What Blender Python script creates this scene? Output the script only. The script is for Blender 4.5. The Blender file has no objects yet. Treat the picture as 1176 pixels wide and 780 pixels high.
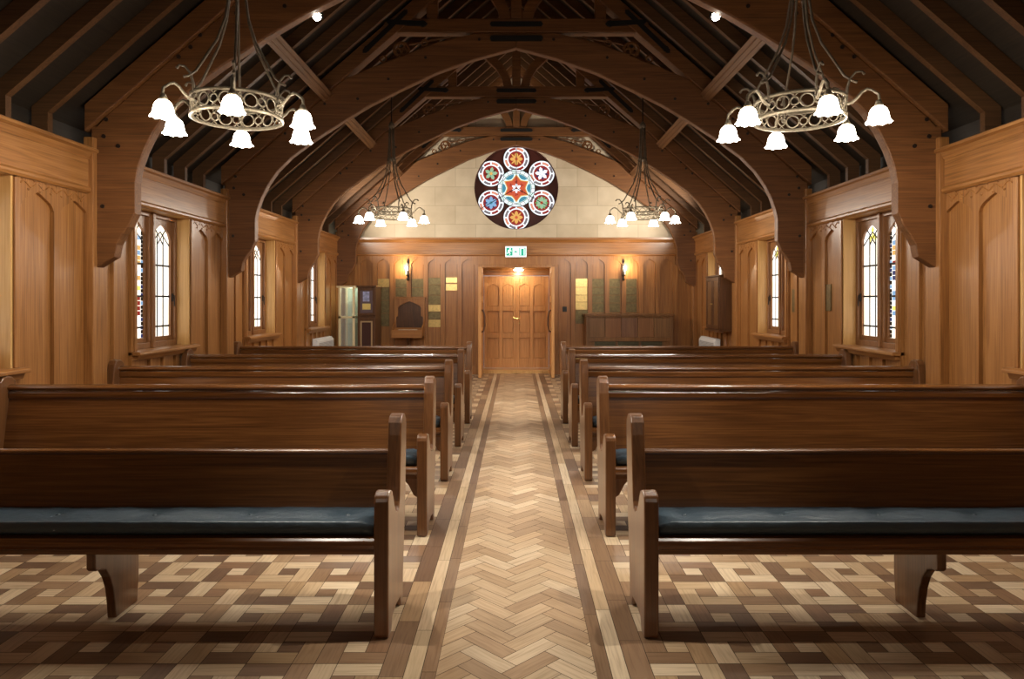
import bpy, bmesh, math, random
from mathutils import Vector, Matrix
random.seed(7)
C = bpy.context.scene.collection
scene = bpy.context.scene
PI = math.pi

# ------------------------------------------------------------------ camera, world, exposure, lights
F = 813.0
H = 1.42
cam_d = bpy.data.cameras.new('camera')
cam_d.sensor_width = 36.0
cam_d.lens = 36.0 * F / 1176.0
cam_d.shift_x = -5.0 / 1176.0
cam_d.shift_y = -45.0 / 1176.0
cam_d.clip_start = 0.05
cam = bpy.data.objects.new('camera', cam_d); C.objects.link(cam)
cam.location = (0, 0, H); cam.rotation_euler = (PI / 2, 0, 0)
scene.camera = cam
scene.view_settings.view_transform = 'Standard'
scene.view_settings.look = 'None'
scene.view_settings.exposure = 0.35
scene.view_settings.gamma = 1.0
scene.view_settings.use_curve_mapping = False
world = bpy.data.worlds.new('world'); scene.world = world
world.use_nodes = True
world.node_tree.nodes['Background'].inputs[0].default_value = (0.85, 0.92, 1.0, 1)
world.node_tree.nodes['Background'].inputs[1].default_value = 1.0

P_BULB = 14.5       # each chandelier bulb
E_SHADE = 9.0       # frosted shade glow
E_WIN = 1.5         # daylight in the leaded glass
WARM = (1.0, 0.92, 0.80)
VWARM = (1.0, 0.80, 0.55)

def point(name, loc, w, col=WARM, r=0.03):
    d = bpy.data.lights.new(name, 'POINT'); d.energy = w; d.color = col; d.shadow_soft_size = r
    o = bpy.data.objects.new(name, d); C.objects.link(o); o.location = loc
    return o
def spot(name, loc, target, w, angle=50, blend=0.4, col=WARM, r=0.03):
    d = bpy.data.lights.new(name, 'SPOT'); d.energy = w; d.color = col; d.shadow_soft_size = r
    d.spot_size = math.radians(angle); d.spot_blend = blend
    o = bpy.data.objects.new(name, d); C.objects.link(o); o.location = loc
    o.rotation_euler = (Vector(target) - Vector(loc)).to_track_quat('-Z', 'Y').to_euler()
    return o
# unseen pair of fill lights added behind the camera to lift the front
for sx in (-1, 1):
    point('rear_fill_light', (sx * 1.7, -1.0, 2.55), 13, WARM, 0.3)
SPOT_X, SPOT_Y, SPOT_Z = 1.64, 5.86, 3.83
for sx in (-1, 1):
    spot('roof_spot_light', (sx * (SPOT_X - 0.02), SPOT_Y + .02, SPOT_Z - 0.05), (sx * 0.15, 10.6, 0), 520, 42, 0.6, WARM, 0.03)
    spot('roof_spot_light', (sx * 1.64, 8.45, 3.80), (-sx * 0.1, 5.9, 0), 300, 36, 0.7, WARM, 0.03)
    spot('roof_spot_light', (sx * 1.64, 3.25, 3.80), (sx * -.1, 4.0, 0), 170, 50, 0.7, WARM, 0.03)  # unseen spots with an invented aim, added to brighten the near aisle
    spot('gable_wash_light', (sx * 3.25, 11.75, 2.74), (sx * 0.2, 13.7, 3.6), 230, 110, 0.8, (1, .90, .76), 0.05)

# ------------------------------------------------------------------ helpers
def lin(c):
    def f(v):
        v /= 255.0
        return v / 12.92 if v <= 0.04045 else ((v + 0.055) / 1.055) ** 2.4
    return (f(c[0]), f(c[1]), f(c[2]), 1)

class MB:
    def __init__(s):
        s.v = []; s.f = []; s.mi = []; s.cur = 0
    def quad(s, *idx): s.f.append(tuple(idx)); s.mi.append(s.cur)
    def box(s, x0, x1, y0, y1, z0, z1):
        if x0 > x1: x0, x1 = x1, x0
        if y0 > y1: y0, y1 = y1, y0
        if z0 > z1: z0, z1 = z1, z0
        n = len(s.v)
        s.v += [(x0,y0,z0),(x1,y0,z0),(x1,y1,z0),(x0,y1,z0),(x0,y0,z1),(x1,y0,z1),(x1,y1,z1),(x0,y1,z1)]
        for q in ((0,3,2,1),(4,5,6,7),(0,1,5,4),(1,2,6,5),(2,3,7,6),(3,0,4,7)):
            s.quad(*[n + k for k in q])
        return s
    def prism(s, poly, a, b, plane='XZ'):
        """2-D polygon extruded between a and b along the third axis"""
        def P(u, w, t):
            return (u, t, w) if plane == 'XZ' else ((t, u, w) if plane == 'YZ' else (u, w, t))
        n = len(s.v); k = len(poly)
        s.v += [P(u, w, a) for u, w in poly] + [P(u, w, b) for u, w in poly]
        s.quad(*[n + i for i in range(k)]); s.quad(*[n + k + i for i in reversed(range(k))])
        for i in range(k):
            j = (i + 1) % k
            s.quad(n + i, n + k + i, n + k + j, n + j)
        return s
    def strip(s, lower, upper, a, b, plane='XZ'):
        """solid between two polylines of equal length"""
        for i in range(len(lower) - 1):
            s.prism([lower[i], lower[i + 1], upper[i + 1], upper[i]], a, b, plane)
        return s
    def holes(s, outer, holes, a, b, plane='XZ'):
        """polygon with holes extruded from a to b"""
        bm = bmesh.new()
        loops = []
        for lp in [outer] + holes:
            vs = [bm.verts.new((u, w, 0)) for u, w in lp]
            es = [bm.edges.new((vs[i], vs[(i + 1) % len(vs)])) for i in range(len(vs))]
            loops.append((vs, es))
        bmesh.ops.triangle_fill(bm, use_beauty=True, use_dissolve=False, edges=[e for _, es in loops for e in es])
        bm.verts.index_update()
        def P(u, w, t):
            return (u, t, w) if plane == 'XZ' else ((t, u, w) if plane == 'YZ' else (u, w, t))
        n = len(s.v); k = len(bm.verts)
        co = [(v.co.x, v.co.y) for v in bm.verts]
        s.v += [P(u, w, a) for u, w in co] + [P(u, w, b) for u, w in co]
        for f in bm.faces:
            ids = [v.index for v in f.verts]
            s.quad(*[n + i for i in ids]); s.quad(*[n + k + i for i in reversed(ids)])
        for vs, _ in loops:
            for i in range(len(vs)):
                p, q = vs[i].index, vs[(i + 1) % len(vs)].index
                s.quad(n + p, n + k + p, n + k + q, n + q)
        bm.free()
        return s
    def lathe(s, prof, c=(0,0,0), seg=24, wave=None):
        n = len(s.v)
        for j, (r, z) in enumerate(prof):
            for i in range(seg):
                a = 2 * PI * i / seg
                rr, zz = (r, z) if wave is None else wave(r, z, a, j)
                s.v.append((c[0] + rr * math.cos(a), c[1] + rr * math.sin(a), c[2] + zz))
        for j in range(len(prof) - 1):
            for i in range(seg):
                k = (i + 1) % seg
                s.quad(n + j*seg + i, n + j*seg + k, n + (j+1)*seg + k, n + (j+1)*seg + i)
        return s
    def tube(s, pts, r, seg=8, cap=True):
        pts = [Vector(p) for p in pts]
        n = len(s.v); rs = r if isinstance(r, (list, tuple)) else [r] * len(pts)
        up = None
        for i, p in enumerate(pts):
            t = (pts[min(i + 1, len(pts) - 1)] - pts[max(i - 1, 0)]).normalized()
            if up is None:
                up = t.orthogonal().normalized()
            up = (up - t * up.dot(t))
            up = up.normalized() if up.length > 1e-6 else t.orthogonal().normalized()
            w = t.cross(up)
            for k in range(seg):
                a = 2 * PI * k / seg
                s.v.append(tuple(p + (up * math.cos(a) + w * math.sin(a)) * rs[i]))
        for i in range(len(pts) - 1):
            for k in range(seg):
                q = (k + 1) % seg
                s.quad(n + i*seg + k, n + i*seg + q, n + (i+1)*seg + q, n + (i+1)*seg + k)
        if cap:
            s.quad(*[n + k for k in reversed(range(seg))]); s.quad(*[n + (len(pts)-1)*seg + k for k in range(seg)])
        return s
    def ring(s, c, R, r, axis='Z', seg=28, ts=8):
        n = len(s.v)
        for i in range(seg):
            a = 2 * PI * i / seg
            for k in range(ts):
                b = 2 * PI * k / ts
                u, w, h = (R + r*math.cos(b)) * math.cos(a), (R + r*math.cos(b)) * math.sin(a), r * math.sin(b)
                p = (u, w, h) if axis == 'Z' else ((u, h, w) if axis == 'Y' else (h, u, w))
                s.v.append((c[0] + p[0], c[1] + p[1], c[2] + p[2]))
        for i in range(seg):
            for k in range(ts):
                i2, k2 = (i + 1) % seg, (k + 1) % ts
                s.quad(n + i*ts + k, n + i2*ts + k, n + i2*ts + k2, n + i*ts + k2)
        return s
    def disc(s, c, r, y0, y1, seg=16):
        s.prism([(c[0] + r*math.cos(2*PI*i/seg), c[1] + r*math.sin(2*PI*i/seg)) for i in range(seg)], y0, y1, 'XZ'); return s
    def build(s, name, mat, parent=None, smooth=False, bevel=0, bseg=2, loc=None):
        me = bpy.data.meshes.new(name); me.from_pydata(s.v, [], s.f)
        mats = mat if isinstance(mat, (list, tuple)) else [mat]
        for m in mats: me.materials.append(m)
        if len(mats) > 1: me.polygons.foreach_set('material_index', s.mi)
        bm = bmesh.new(); bm.from_mesh(me)
        bmesh.ops.recalc_face_normals(bm, faces=bm.faces[:])
        bm.to_mesh(me); bm.free()
        if smooth: me.polygons.foreach_set('use_smooth', [True] * len(me.polygons))
        o = bpy.data.objects.new(name, me); C.objects.link(o)
        if parent: o.parent = parent
        if loc: o.location = loc
        if bevel:
            m = o.modifiers.new('bevel', 'BEVEL'); m.width = bevel; m.segments = bseg; m.limit_method = 'ANGLE'
            m.angle_limit = math.radians(35); m.harden_normals = False
        return o

def empty(name, loc=(0,0,0), rz=0):
    o = bpy.data.objects.new(name, None); C.objects.link(o); o.location = loc; o.rotation_euler = (0,0,rz)
    o.empty_display_size = 0.1
    return o
def tag(o, label, cat=None, group=None, kind=None):
    if label: o['label'] = label
    if cat: o['category'] = cat
    if group: o['group'] = group
    if kind: o['kind'] = kind
    return o
def struct(o, label=None):
    o['kind'] = 'structure'
    if label: o['label'] = label
    return o
def copy_tree(o, parent=None):
    c = o.copy(); C.objects.link(c); c.parent = parent
    for ch in list(o.children): copy_tree(ch, c)
    return c

# ------------------------------------------------------------------ materials
def newmat(name):
    m = bpy.data.materials.new(name); m.use_nodes = True
    nt = m.node_tree; b = nt.nodes['Principled BSDF']
    return m, nt, b
def ramp(nt, stops):
    r = nt.nodes.new('ShaderNodeValToRGB'); e = r.color_ramp.elements
    while len(e) < len(stops): e.new(0.5)
    for k, (p, c) in enumerate(stops): e[k].position = p; e[k].color = c
    return r
def wood(name, dark, mid, light, axis='Z', rough=0.4, scale=1.0, coat=0.0, bump=0.012):
    m, nt, b = newmat(name); N, L = nt.nodes, nt.links
    g = N.new('ShaderNodeNewGeometry'); mp = N.new('ShaderNodeMapping')
    s = {'X': (0.4, 13, 13), 'Y': (13, 0.4, 13), 'Z': (13, 13, 0.4)}[axis]
    mp.inputs['Scale'].default_value = [k * scale for k in s]
    L.new(g.outputs['Position'], mp.inputs['Vector'])
    n1 = N.new('ShaderNodeTexNoise'); n1.inputs['Scale'].default_value = 1.0; n1.inputs['Detail'].default_value = 3; n1.inputs['Distortion'].default_value = 1.2
    L.new(mp.outputs[0], n1.inputs['Vector'])
    n2 = N.new('ShaderNodeTexNoise'); n2.inputs['Scale'].default_value = 7.0; n2.inputs['Detail'].default_value = 4
    L.new(mp.outputs[0], n2.inputs['Vector'])
    w = N.new('ShaderNodeMath'); w.operation = 'MULTIPLY'; w.inputs[1].default_value = 34
    L.new(n1.outputs[0], w.inputs[0])
    sn = N.new('ShaderNodeMath'); sn.operation = 'SINE'; L.new(w.outputs[0], sn.inputs[0])
    ab = N.new('ShaderNodeMath'); ab.operation = 'MULTIPLY_ADD'; ab.inputs[1].default_value = 0.06; ab.inputs[2].default_value = 0.0
    L.new(sn.outputs[0], ab.inputs[0])
    lo_ = N.new('ShaderNodeMath'); lo_.operation = 'MULTIPLY'; lo_.inputs[1].default_value = 0.34; L.new(n1.outputs[0], lo_.inputs[0]); L.new(lo_.outputs[0], ab.inputs[2])
    a2 = N.new('ShaderNodeMath'); a2.operation = 'MULTIPLY_ADD'; a2.inputs[1].default_value = 0.56
    L.new(n2.outputs[0], a2.inputs[0]); L.new(ab.outputs[0], a2.inputs[2])
    r = ramp(nt, [(0.12, dark), (0.44, mid), (0.76, light)])
    L.new(a2.outputs[0], r.inputs[0])
    L.new(r.outputs[0], b.inputs['Base Color'])
    b.inputs['Roughness'].default_value = rough
    b.inputs['Coat Weight'].default_value = coat; b.inputs['Coat Roughness'].default_value = 0.18
    if bump:
        bp = N.new('ShaderNodeBump'); bp.inputs['Strength'].default_value = bump; bp.inputs['Distance'].default_value = 0.01
        L.new(a2.outputs[0], bp.inputs['Height']); L.new(bp.outputs[0], b.inputs['Normal'])
    return m
def plain(name, col, rough=0.5, metal=0.0, emit=0.0, ecol=None, noise=0.0, coat=0.0, nscale=30):
    m, nt, b = newmat(name)
    b.inputs['Base Color'].default_value = col
    b.inputs['Roughness'].default_value = rough; b.inputs['Metallic'].default_value = metal
    b.inputs['Coat Weight'].default_value = coat
    if noise:
        n = nt.nodes.new('ShaderNodeTexNoise'); n.inputs['Scale'].default_value = nscale; n.inputs['Detail'].default_value = 4
        g = nt.nodes.new('ShaderNodeNewGeometry'); nt.links.new(g.outputs['Position'], n.inputs['Vector'])
        lo = tuple(c * (1 - noise) for c in col[:3]) + (1,); hi = tuple(min(1, c * (1 + noise)) for c in col[:3]) + (1,)
        r = ramp(nt, [(0.3, lo), (0.7, hi)])
        nt.links.new(n.outputs[0], r.inputs[0]); nt.links.new(r.outputs[0], b.inputs['Base Color'])
    if emit:
        b.inputs['Emission Color'].default_value = ecol or col
        b.inputs['Emission Strength'].default_value = emit
    return m

PZ = ((94, 56, 24), (152, 101, 52), (182, 130, 76))
M = {}
M['panel_v'] = wood('oak_panel_vertical', *[lin(c) for c in PZ], axis='Z', rough=0.36, coat=0.15)
M['panel_y'] = wood('oak_board_lengthwise', *[lin(c) for c in PZ], axis='Y', rough=0.36, coat=0.15)
M['panel_x'] = wood('oak_board_crosswise', *[lin(c) for c in PZ], axis='X', rough=0.36, coat=0.15)
M['door'] = wood('pine_door', lin((150, 98, 50)), lin((202, 146, 88)), lin((220, 168, 110)), axis='Z', rough=0.38, coat=0.1)
M['pew_x'] = wood('pew_dark_oak', lin((62, 34, 13)), lin((106, 64, 28)), lin((138, 88, 42)), axis='X', rough=0.26, coat=0.5)
M['pew_z'] = wood('pew_end_oak', lin((70, 42, 20)), lin((108, 69, 38)), lin((134, 90, 54)), axis='Z', rough=0.28, coat=0.5)
M['beam_x'] = wood('beam_oak_cross', lin((66, 38, 16)), lin((112, 70, 34)), lin((138, 92, 50)), axis='X', rough=0.55)
M['beam_y'] = wood('beam_oak_long', lin((84, 56, 32)), lin((126, 90, 58)), lin((150, 112, 74)), axis='Y', rough=0.55)
M['rafter'] = wood('rafter_oak', lin((58, 38, 20)), lin((90, 60, 34)), lin((108, 76, 46)), axis='X', rough=0.5)
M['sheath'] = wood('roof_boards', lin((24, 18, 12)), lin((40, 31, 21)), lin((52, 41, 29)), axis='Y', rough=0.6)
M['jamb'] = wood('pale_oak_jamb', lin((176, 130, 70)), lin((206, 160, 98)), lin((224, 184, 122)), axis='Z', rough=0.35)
M['frame'] = wood('window_frame_oak', lin((90, 56, 30)), lin((134, 90, 52)), lin((160, 112, 70)), axis='Z', rough=0.4)
M['chest'] = wood('chest_oak', lin((66, 42, 22)), lin((112, 76, 42)), lin((140, 100, 60)), axis='Z', rough=0.35, scale=0.6)
M['carve'] = plain('dark_carving', lin((62, 58, 38)), 0.4, 0.2, noise=0.6, nscale=60)
M['darkwood'] = wood('dark_cabinet_wood', lin((46, 27, 14)), lin((84, 52, 28)), lin((108, 72, 40)), axis='Z', rough=0.35)
M['iron'] = plain('wrought_iron', lin((46, 40, 36)), 0.5, 0.6, noise=0.3)
M['strap'] = plain('black_iron_strap', lin((30, 28, 27)), 0.6, 0.3)
M['peg'] = plain('dark_peg', lin((34, 20, 12)), 0.5)
M['pewter'] = plain('chandelier_antique_metal', lin((140, 128, 108)), 0.5, 0.5, noise=0.25, nscale=60)
M['brass'] = plain('polished_brass', lin((214, 186, 122)), 0.3, 0.85, noise=0.15)
M['bronze'] = plain('aged_bronze', lin((112, 98, 66)), 0.4, 0.6, noise=0.3, nscale=25)
M['pale_frame'] = plain('pale_painted_frame', lin((226, 210, 170)), 0.4)
M['white'] = plain('white_enamel', lin((226, 228, 232)), 0.45)
M['paper'] = plain('white_paper', lin((236, 230, 214)), 0.7)
M['black'] = plain('black_plastic', lin((26, 24, 24)), 0.4)
M['plaster'] = plain('dim_plaster', lin((150, 130, 104)), 0.8, noise=0.1, nscale=3)

# leather cushion
m, nt, b = newmat('blue_black_leather'); M['leather'] = m
b.inputs['Base Color'].default_value = lin((48, 66, 78)); b.inputs['Roughness'].default_value = 0.42
b.inputs['Specular IOR Level'].default_value = 0.7
g = nt.nodes.new('ShaderNodeNewGeometry'); n = nt.nodes.new('ShaderNodeTexNoise'); n.inputs['Scale'].default_value = 9; n.inputs['Detail'].default_value = 5
mp = nt.nodes.new('ShaderNodeMapping'); mp.inputs['Scale'].default_value = (1.4, 1.4, 2); nt.links.new(g.outputs['Position'], mp.inputs[0]); nt.links.new(mp.outputs[0], n.inputs['Vector'])
bp = nt.nodes.new('ShaderNodeBump'); bp.inputs['Strength'].default_value = 0.5; bp.inputs['Distance'].default_value = 0.02
nt.links.new(n.outputs[0], bp.inputs['Height']); nt.links.new(bp.outputs[0], b.inputs['Normal'])

# sandstone gable
m, nt, b = newmat('sandstone_blocks'); M['stone'] = m
N, L = nt.nodes, nt.links
g = N.new('ShaderNodeNewGeometry'); sp = N.new('ShaderNodeSeparateXYZ'); cb = N.new('ShaderNodeCombineXYZ')
L.new(g.outputs['Position'], sp.inputs[0]); L.new(sp.outputs[0], cb.inputs[0]); L.new(sp.outputs[2], cb.inputs[1])
br = N.new('ShaderNodeTexBrick'); br.inputs['Scale'].default_value = 1.0
br.inputs['Brick Width'].default_value = 0.78; br.inputs['Row Height'].default_value = 0.36; br.inputs['Mortar Size'].default_value = 0.006
br.inputs['Mortar Smooth'].default_value = 0.4
br.inputs['Color1'].default_value = lin((222, 208, 184)); br.inputs['Color2'].default_value = lin((208, 192, 166)); br.inputs['Mortar'].default_value = lin((188, 172, 146))
L.new(cb.outputs[0], br.inputs['Vector'])
n = N.new('ShaderNodeTexNoise'); n.inputs['Scale'].default_value = 2.5; n.inputs['Detail'].default_value = 6
L.new(g.outputs['Position'], n.inputs['Vector'])
r = ramp(nt, [(0.3, (0.80, 0.78, 0.74, 1)), (0.7, (1, 1, 1, 1))]); L.new(n.outputs[0], r.inputs[0])
mx = N.new('ShaderNodeMix'); mx.data_type = 'RGBA'; mx.blend_type = 'MULTIPLY'; mx.inputs[0].default_value = 1
L.new(br.outputs[0], mx.inputs[6]); L.new(r.outputs[0], mx.inputs[7]); L.new(mx.outputs[2], b.inputs['Base Color'])
b.inputs['Roughness'].default_value = 0.85

# floor wood: colour attribute per plank, grain along the plank's own uv
m, nt, b = newmat('parquet'); M['parquet'] = m
N, L = nt.nodes, nt.links
at = N.new('ShaderNodeAttribute'); at.attribute_name = 'plank'
uv = N.new('ShaderNodeUVMap'); uv.uv_map = 'grain'
mp = N.new('ShaderNodeMapping'); mp.inputs['Scale'].default_value = (3, 60, 1); L.new(uv.outputs[0], mp.inputs[0])
n = N.new('ShaderNodeTexNoise'); n.inputs['Scale'].default_value = 1.5; n.inputs['Detail'].default_value = 4; n.inputs['Distortion'].default_value = 0.6
L.new(mp.outputs[0], n.inputs['Vector'])
r = ramp(nt, [(0.25, (0.70, 0.64, 0.58, 1)), (0.55, (1, 1, 1, 1)), (0.8, (1.0, 1.0, 1.0, 1))]); L.new(n.outputs[0], r.inputs[0])
mx = N.new('ShaderNodeMix'); mx.data_type = 'RGBA'; mx.blend_type = 'MULTIPLY'; mx.inputs[0].default_value = 1
L.new(at.outputs['Color'], mx.inputs[6]); L.new(r.outputs[0], mx.inputs[7]); L.new(mx.outputs[2], b.inputs['Base Color'])
b.inputs['Roughness'].default_value = 0.42
b.inputs['Coat Weight'].default_value = 0.12; b.inputs['Coat Roughness'].default_value = 0.3
M['joint'] = plain('floor_joint', lin((56, 38, 24)), 0.8)

def emis(name, col, strength, base=(0.02, 0.02, 0.02, 1)):
    m, nt, b = newmat(name)
    b.inputs['Base Color'].default_value = base; b.inputs['Roughness'].default_value = 0.15
    b.inputs['Emission Color'].default_value = col; b.inputs['Emission Strength'].default_value = strength
    return m
M['shade'] = emis('frosted_shade_lit', (1.0, 0.90, 0.74, 1), E_SHADE, (0.8, 0.8, 0.8, 1))
# leaded glass lit by the day outside, slightly uneven
def glassmat(name, c0, c1, strength, scale=5):
    m, nt, b = newmat(name); N, L = nt.nodes, nt.links
    g = N.new('ShaderNodeNewGeometry'); n = N.new('ShaderNodeTexNoise'); n.inputs['Scale'].default_value = scale
    L.new(g.outputs['Position'], n.inputs['Vector']); r = ramp(nt, [(0.35, c0), (0.65, c1)]); L.new(n.outputs[0], r.inputs[0])
    b.inputs['Base Color'].default_value = (0.03, 0.03, 0.03, 1); b.inputs['Roughness'].default_value = 0.12
    L.new(r.outputs[0], b.inputs['Emission Color']); b.inputs['Emission Strength'].default_value = strength
    return m
M['pane'] = glassmat('daylit_pane', (1.0, 0.86, 0.66, 1), (1.0, 0.96, 0.92, 1), E_WIN)
M['lead'] = plain('lead_came', lin((44, 40, 38)), 0.6, 0.3)
M['g_white'] = emis('glass_white', (0.90, 0.94, 1.0, 1), 1.0)
M['g_pale'] = emis('glass_pale_green', (0.72, 0.92, 0.86, 1), 1.0)
M['g_blue'] = emis('glass_teal_blue', (0.06, 0.25, 0.34, 1), 0.9)
M['g_sky'] = emis('glass_sky_blue', (0.22, 0.40, 0.62, 1), 0.9)
M['g_navy'] = emis('glass_navy', (0.02, 0.04, 0.16, 1), 0.6)
M['g_red'] = emis('glass_ruby', (0.42, 0.03, 0.02, 1), 0.6)
M['g_orange'] = emis('glass_orange_red', (0.75, 0.12, 0.05, 1), 0.7)
M['g_gold'] = emis('glass_gold', (0.9, 0.48, 0.12, 1), 0.75)
M['g_yellow'] = emis('glass_yellow', (1.0, 0.85, 0.15, 1), 1.0)
M['g_green'] = emis('glass_green', (0.12, 0.42, 0.14, 1), 0.8)
M['g_sage'] = emis('glass_sage', (0.30, 0.48, 0.30, 1), 0.9)
M['maroon'] = plain('maroon_painted_tracery', lin((74, 30, 22)), 0.45)
M['clear'] = None
m, nt, b = newmat('clear_glass'); M['clear'] = m
b.inputs['Roughness'].default_value = 0.05; b.inputs['Alpha'].default_value = 0.14
b.inputs['Base Color'].default_value = (0.9, 0.97, 0.94, 1)

# ------------------------------------------------------------------ dimensions
W = 3.42
D = 13.6
BACK = -2.6
S = 0.966
def sc(p): return (p[0] * S, 1.42 + (p[1] - 1.42) * S)
TR = [5.67 + 2.61 * k for k in range(4)]       # truss front faces
BAY0 = 3.06
Z_CT, Z_CB, Z_SILL = 2.59, 2.29, 0.96
KX, KZ = 3.48, 2.82                             # rafter kink
SL = 0.87
def roof_z(x): return KZ + (KX - abs(x)) * SL
RIDGE = roof_z(0)
OPEN = [(b + 0.68, b + 1.74) for b in (BAY0, TR[0], TR[1], TR[2])]
TH = 0.42

# ------------------------------------------------------------------ floor
def build_floor():
    mb = MB(); mb.box(-W - .3, W + .3, BACK, D + .9, -0.1, -0.0015)
    fl = mb.build('floor', M['joint']); struct(fl, 'wood block parquet floor with a herringbone aisle between dark and light borders')
    V, Fc, Col, UV = [], [], [], []
    g = 0.0013
    def put(poly, col, along):
        n = len(V); V.extend([(p[0], p[1], 0.0) for p in poly]); Fc.append(tuple(range(n, n + len(poly))))
        k = random.uniform(0.93, 1.07); c = tuple(min(1, x * k) for x in col[:3]) + (1,)
        ou, ov = random.uniform(0, 50), random.uniform(0, 50)
        a = Vector(along)
        for p in poly:
            Col.append(c); UV.append((p[0]*a.x + p[1]*a.y + ou, -p[0]*a.y + p[1]*a.x + ov))
    LT = [lin((214, 190, 156)), lin((206, 180, 144)), lin((222, 200, 168)), lin((200, 172, 136)), lin((210, 184, 150))]
    DK = [lin((138, 108, 80)), lin((126, 98, 74)), lin((150, 118, 88)), lin((116, 88, 66)), lin((142, 108, 80)), lin((156, 124, 94))]
    MD = [lin((174, 142, 106)), lin((166, 134, 100)), lin((182, 150, 112))]
    # aisle herringbone: planks at 45 degrees, clipped to the aisle
    HW = 0.305; Lp, Wp = 0.243, 0.081
    def clip(poly, x0, x1):
        for sgn, lim in ((1, x0), (-1, x1)):
            out = []
            for i in range(len(poly)):
                a, b2 = poly[i], poly[(i + 1) % len(poly)]
                da, db = sgn * (a[0] - lim), sgn * (b2[0] - lim)
                if da >= 0: out.append(a)
                if (da >= 0) != (db >= 0):
                    t = da / (da - db); out.append((a[0] + t*(b2[0]-a[0]), a[1] + t*(b2[1]-a[1])))
            poly = out
            if len(poly) < 3: return None
        return poly
    c45 = math.sqrt(0.5)
    def rot(u, v): return ((u - v) * c45, (u + v) * c45)
    nn = int(Lp / Wp)
    HB = [lin((194, 166, 132)), lin((200, 172, 138)), lin((188, 158, 124)), lin((204, 178, 144)), lin((196, 166, 130)), lin((182, 152, 118)), lin((212, 188, 156)), lin((172, 142, 110))]
    R = 110
    for k in range(-R, 260):
        for q in range(-14, 15):
            # horizontal plank at (k + q*nn*... )
            u0 = (k + q * nn) * Wp; v0 = (k - q * nn) * Wp
            for (a, b2, l, h, al) in ((u0, v0, Lp, Wp, (c45, c45)), (u0, v0 + Wp, Wp, Lp, (-c45, c45))):
                rect = [(a + g, b2 + g), (a + l - g, b2 + g), (a + l - g, b2 + h - g), (a + g, b2 + h - g)]
                P = [rot(*r_) for r_ in rect]
                if max(p[0] for p in P) < -HW or min(p[0] for p in P) > HW: continue
                cy = sum(p[1] for p in P) / 4
                if cy < BACK + .2 or cy > D + .1: continue
                P = clip(P, -HW, HW)
                if P:
                    col = random.choice(HB)
                    if random.random() < 0.03: col = random.choice(MD + DK[:1] + [lin((236, 218, 190))])
                    put(P, col, al)
    # borders
    for sx in (-1, 1):
        for (a, b2, cols, ln) in ((0.305, 0.362, DK[:4], 0.55), (0.362, 0.428, LT, 0.8), (0.428, 0.52, DK + MD[:1], 0.45)):
            y = BACK + random.random() * .3
            while y < D + .05:
                l = ln * random.uniform(0.85, 1.15)
                x0, x1 = sorted((sx * a, sx * b2))
                put([(x0 + g, y + g), (x1 - g, y + g), (x1 - g, y + l - g), (x0 + g, y + l - g)], random.choice(cols), (0, 1))
                y += l
        # pinwheel blocks
        B = 0.268; s3 = B / 3
        y0 = 3.302 - 22 * B
        for j in range(0, 62):
            for i in range(0, 11):
                xa = 0.52 + i * B; ya = y0 + j * B
                if ya > D: continue
                jj = j - 22
                light = ((i + jj) % 2 == 1)
                pc, cc = (LT, DK) if light else (DK, LT)
                fl_ = (i * 7 + j * 3) % 2
                rects = [(0, 0, 2, 1), (2, 0, 1, 2), (1, 2, 2, 1), (0, 1, 1, 2)]
                if fl_: rects = [(1, 0, 2, 1), (2, 1, 1, 2), (0, 2, 2, 1), (0, 0, 1, 2)]
                alt = random.random() < 0.3
                for (p, q, w_, h_) in rects:
                    xs, xe = xa + p*s3 + g, xa + (p + w_)*s3 - g
                    ys, ye = ya + q*s3 + g, ya + (q + h_)*s3 - g
                    if xs > W: continue
                    xe = min(xe, W + .02)
                    col = random.choice(pc) if random.random() > 0.16 else random.choice(MD)
                    P = [(xs, ys), (xe, ys), (xe, ye), (xs, ye)]
                    if sx < 0: P = [(-a_, b_) for a_, b_ in reversed(P)]
                    put(P, col, (1, 0) if w_ > h_ else (0, 1))
                xs, xe, ys, ye = xa + s3 + g, xa + 2*s3 - g, ya + s3 + g, ya + 2*s3 - g
                if xs < W:
                    P = [(xs, ys), (xe, ys), (xe, ye), (xs, ye)]
                    if sx < 0: P = [(-a_, b_) for a_, b_ in reversed(P)]
                    put(P, random.choice(cc), (1, 0))
    me = bpy.data.meshes.new('floor_blocks'); me.from_pydata(V, [], Fc)
    ca = me.color_attributes.new('plank', 'FLOAT_COLOR', 'CORNER')
    ul = me.uv_layers.new(name='grain')
    ca.data.foreach_set('color', [x for c in Col for x in c])
    ul.data.foreach_set('uv', [x for c in UV for x in c])
    me.materials.append(M['parquet'])
    o = bpy.data.objects.new('wood_blocks', me); C.objects.link(o); o.parent = fl
    # make every face look up
    bm = bmesh.new(); bm.from_mesh(me)
    for f in bm.faces:
        if f.normal.z < 0: f.normal_flip()
    bm.to_mesh(me); bm.free()
build_floor()

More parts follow.
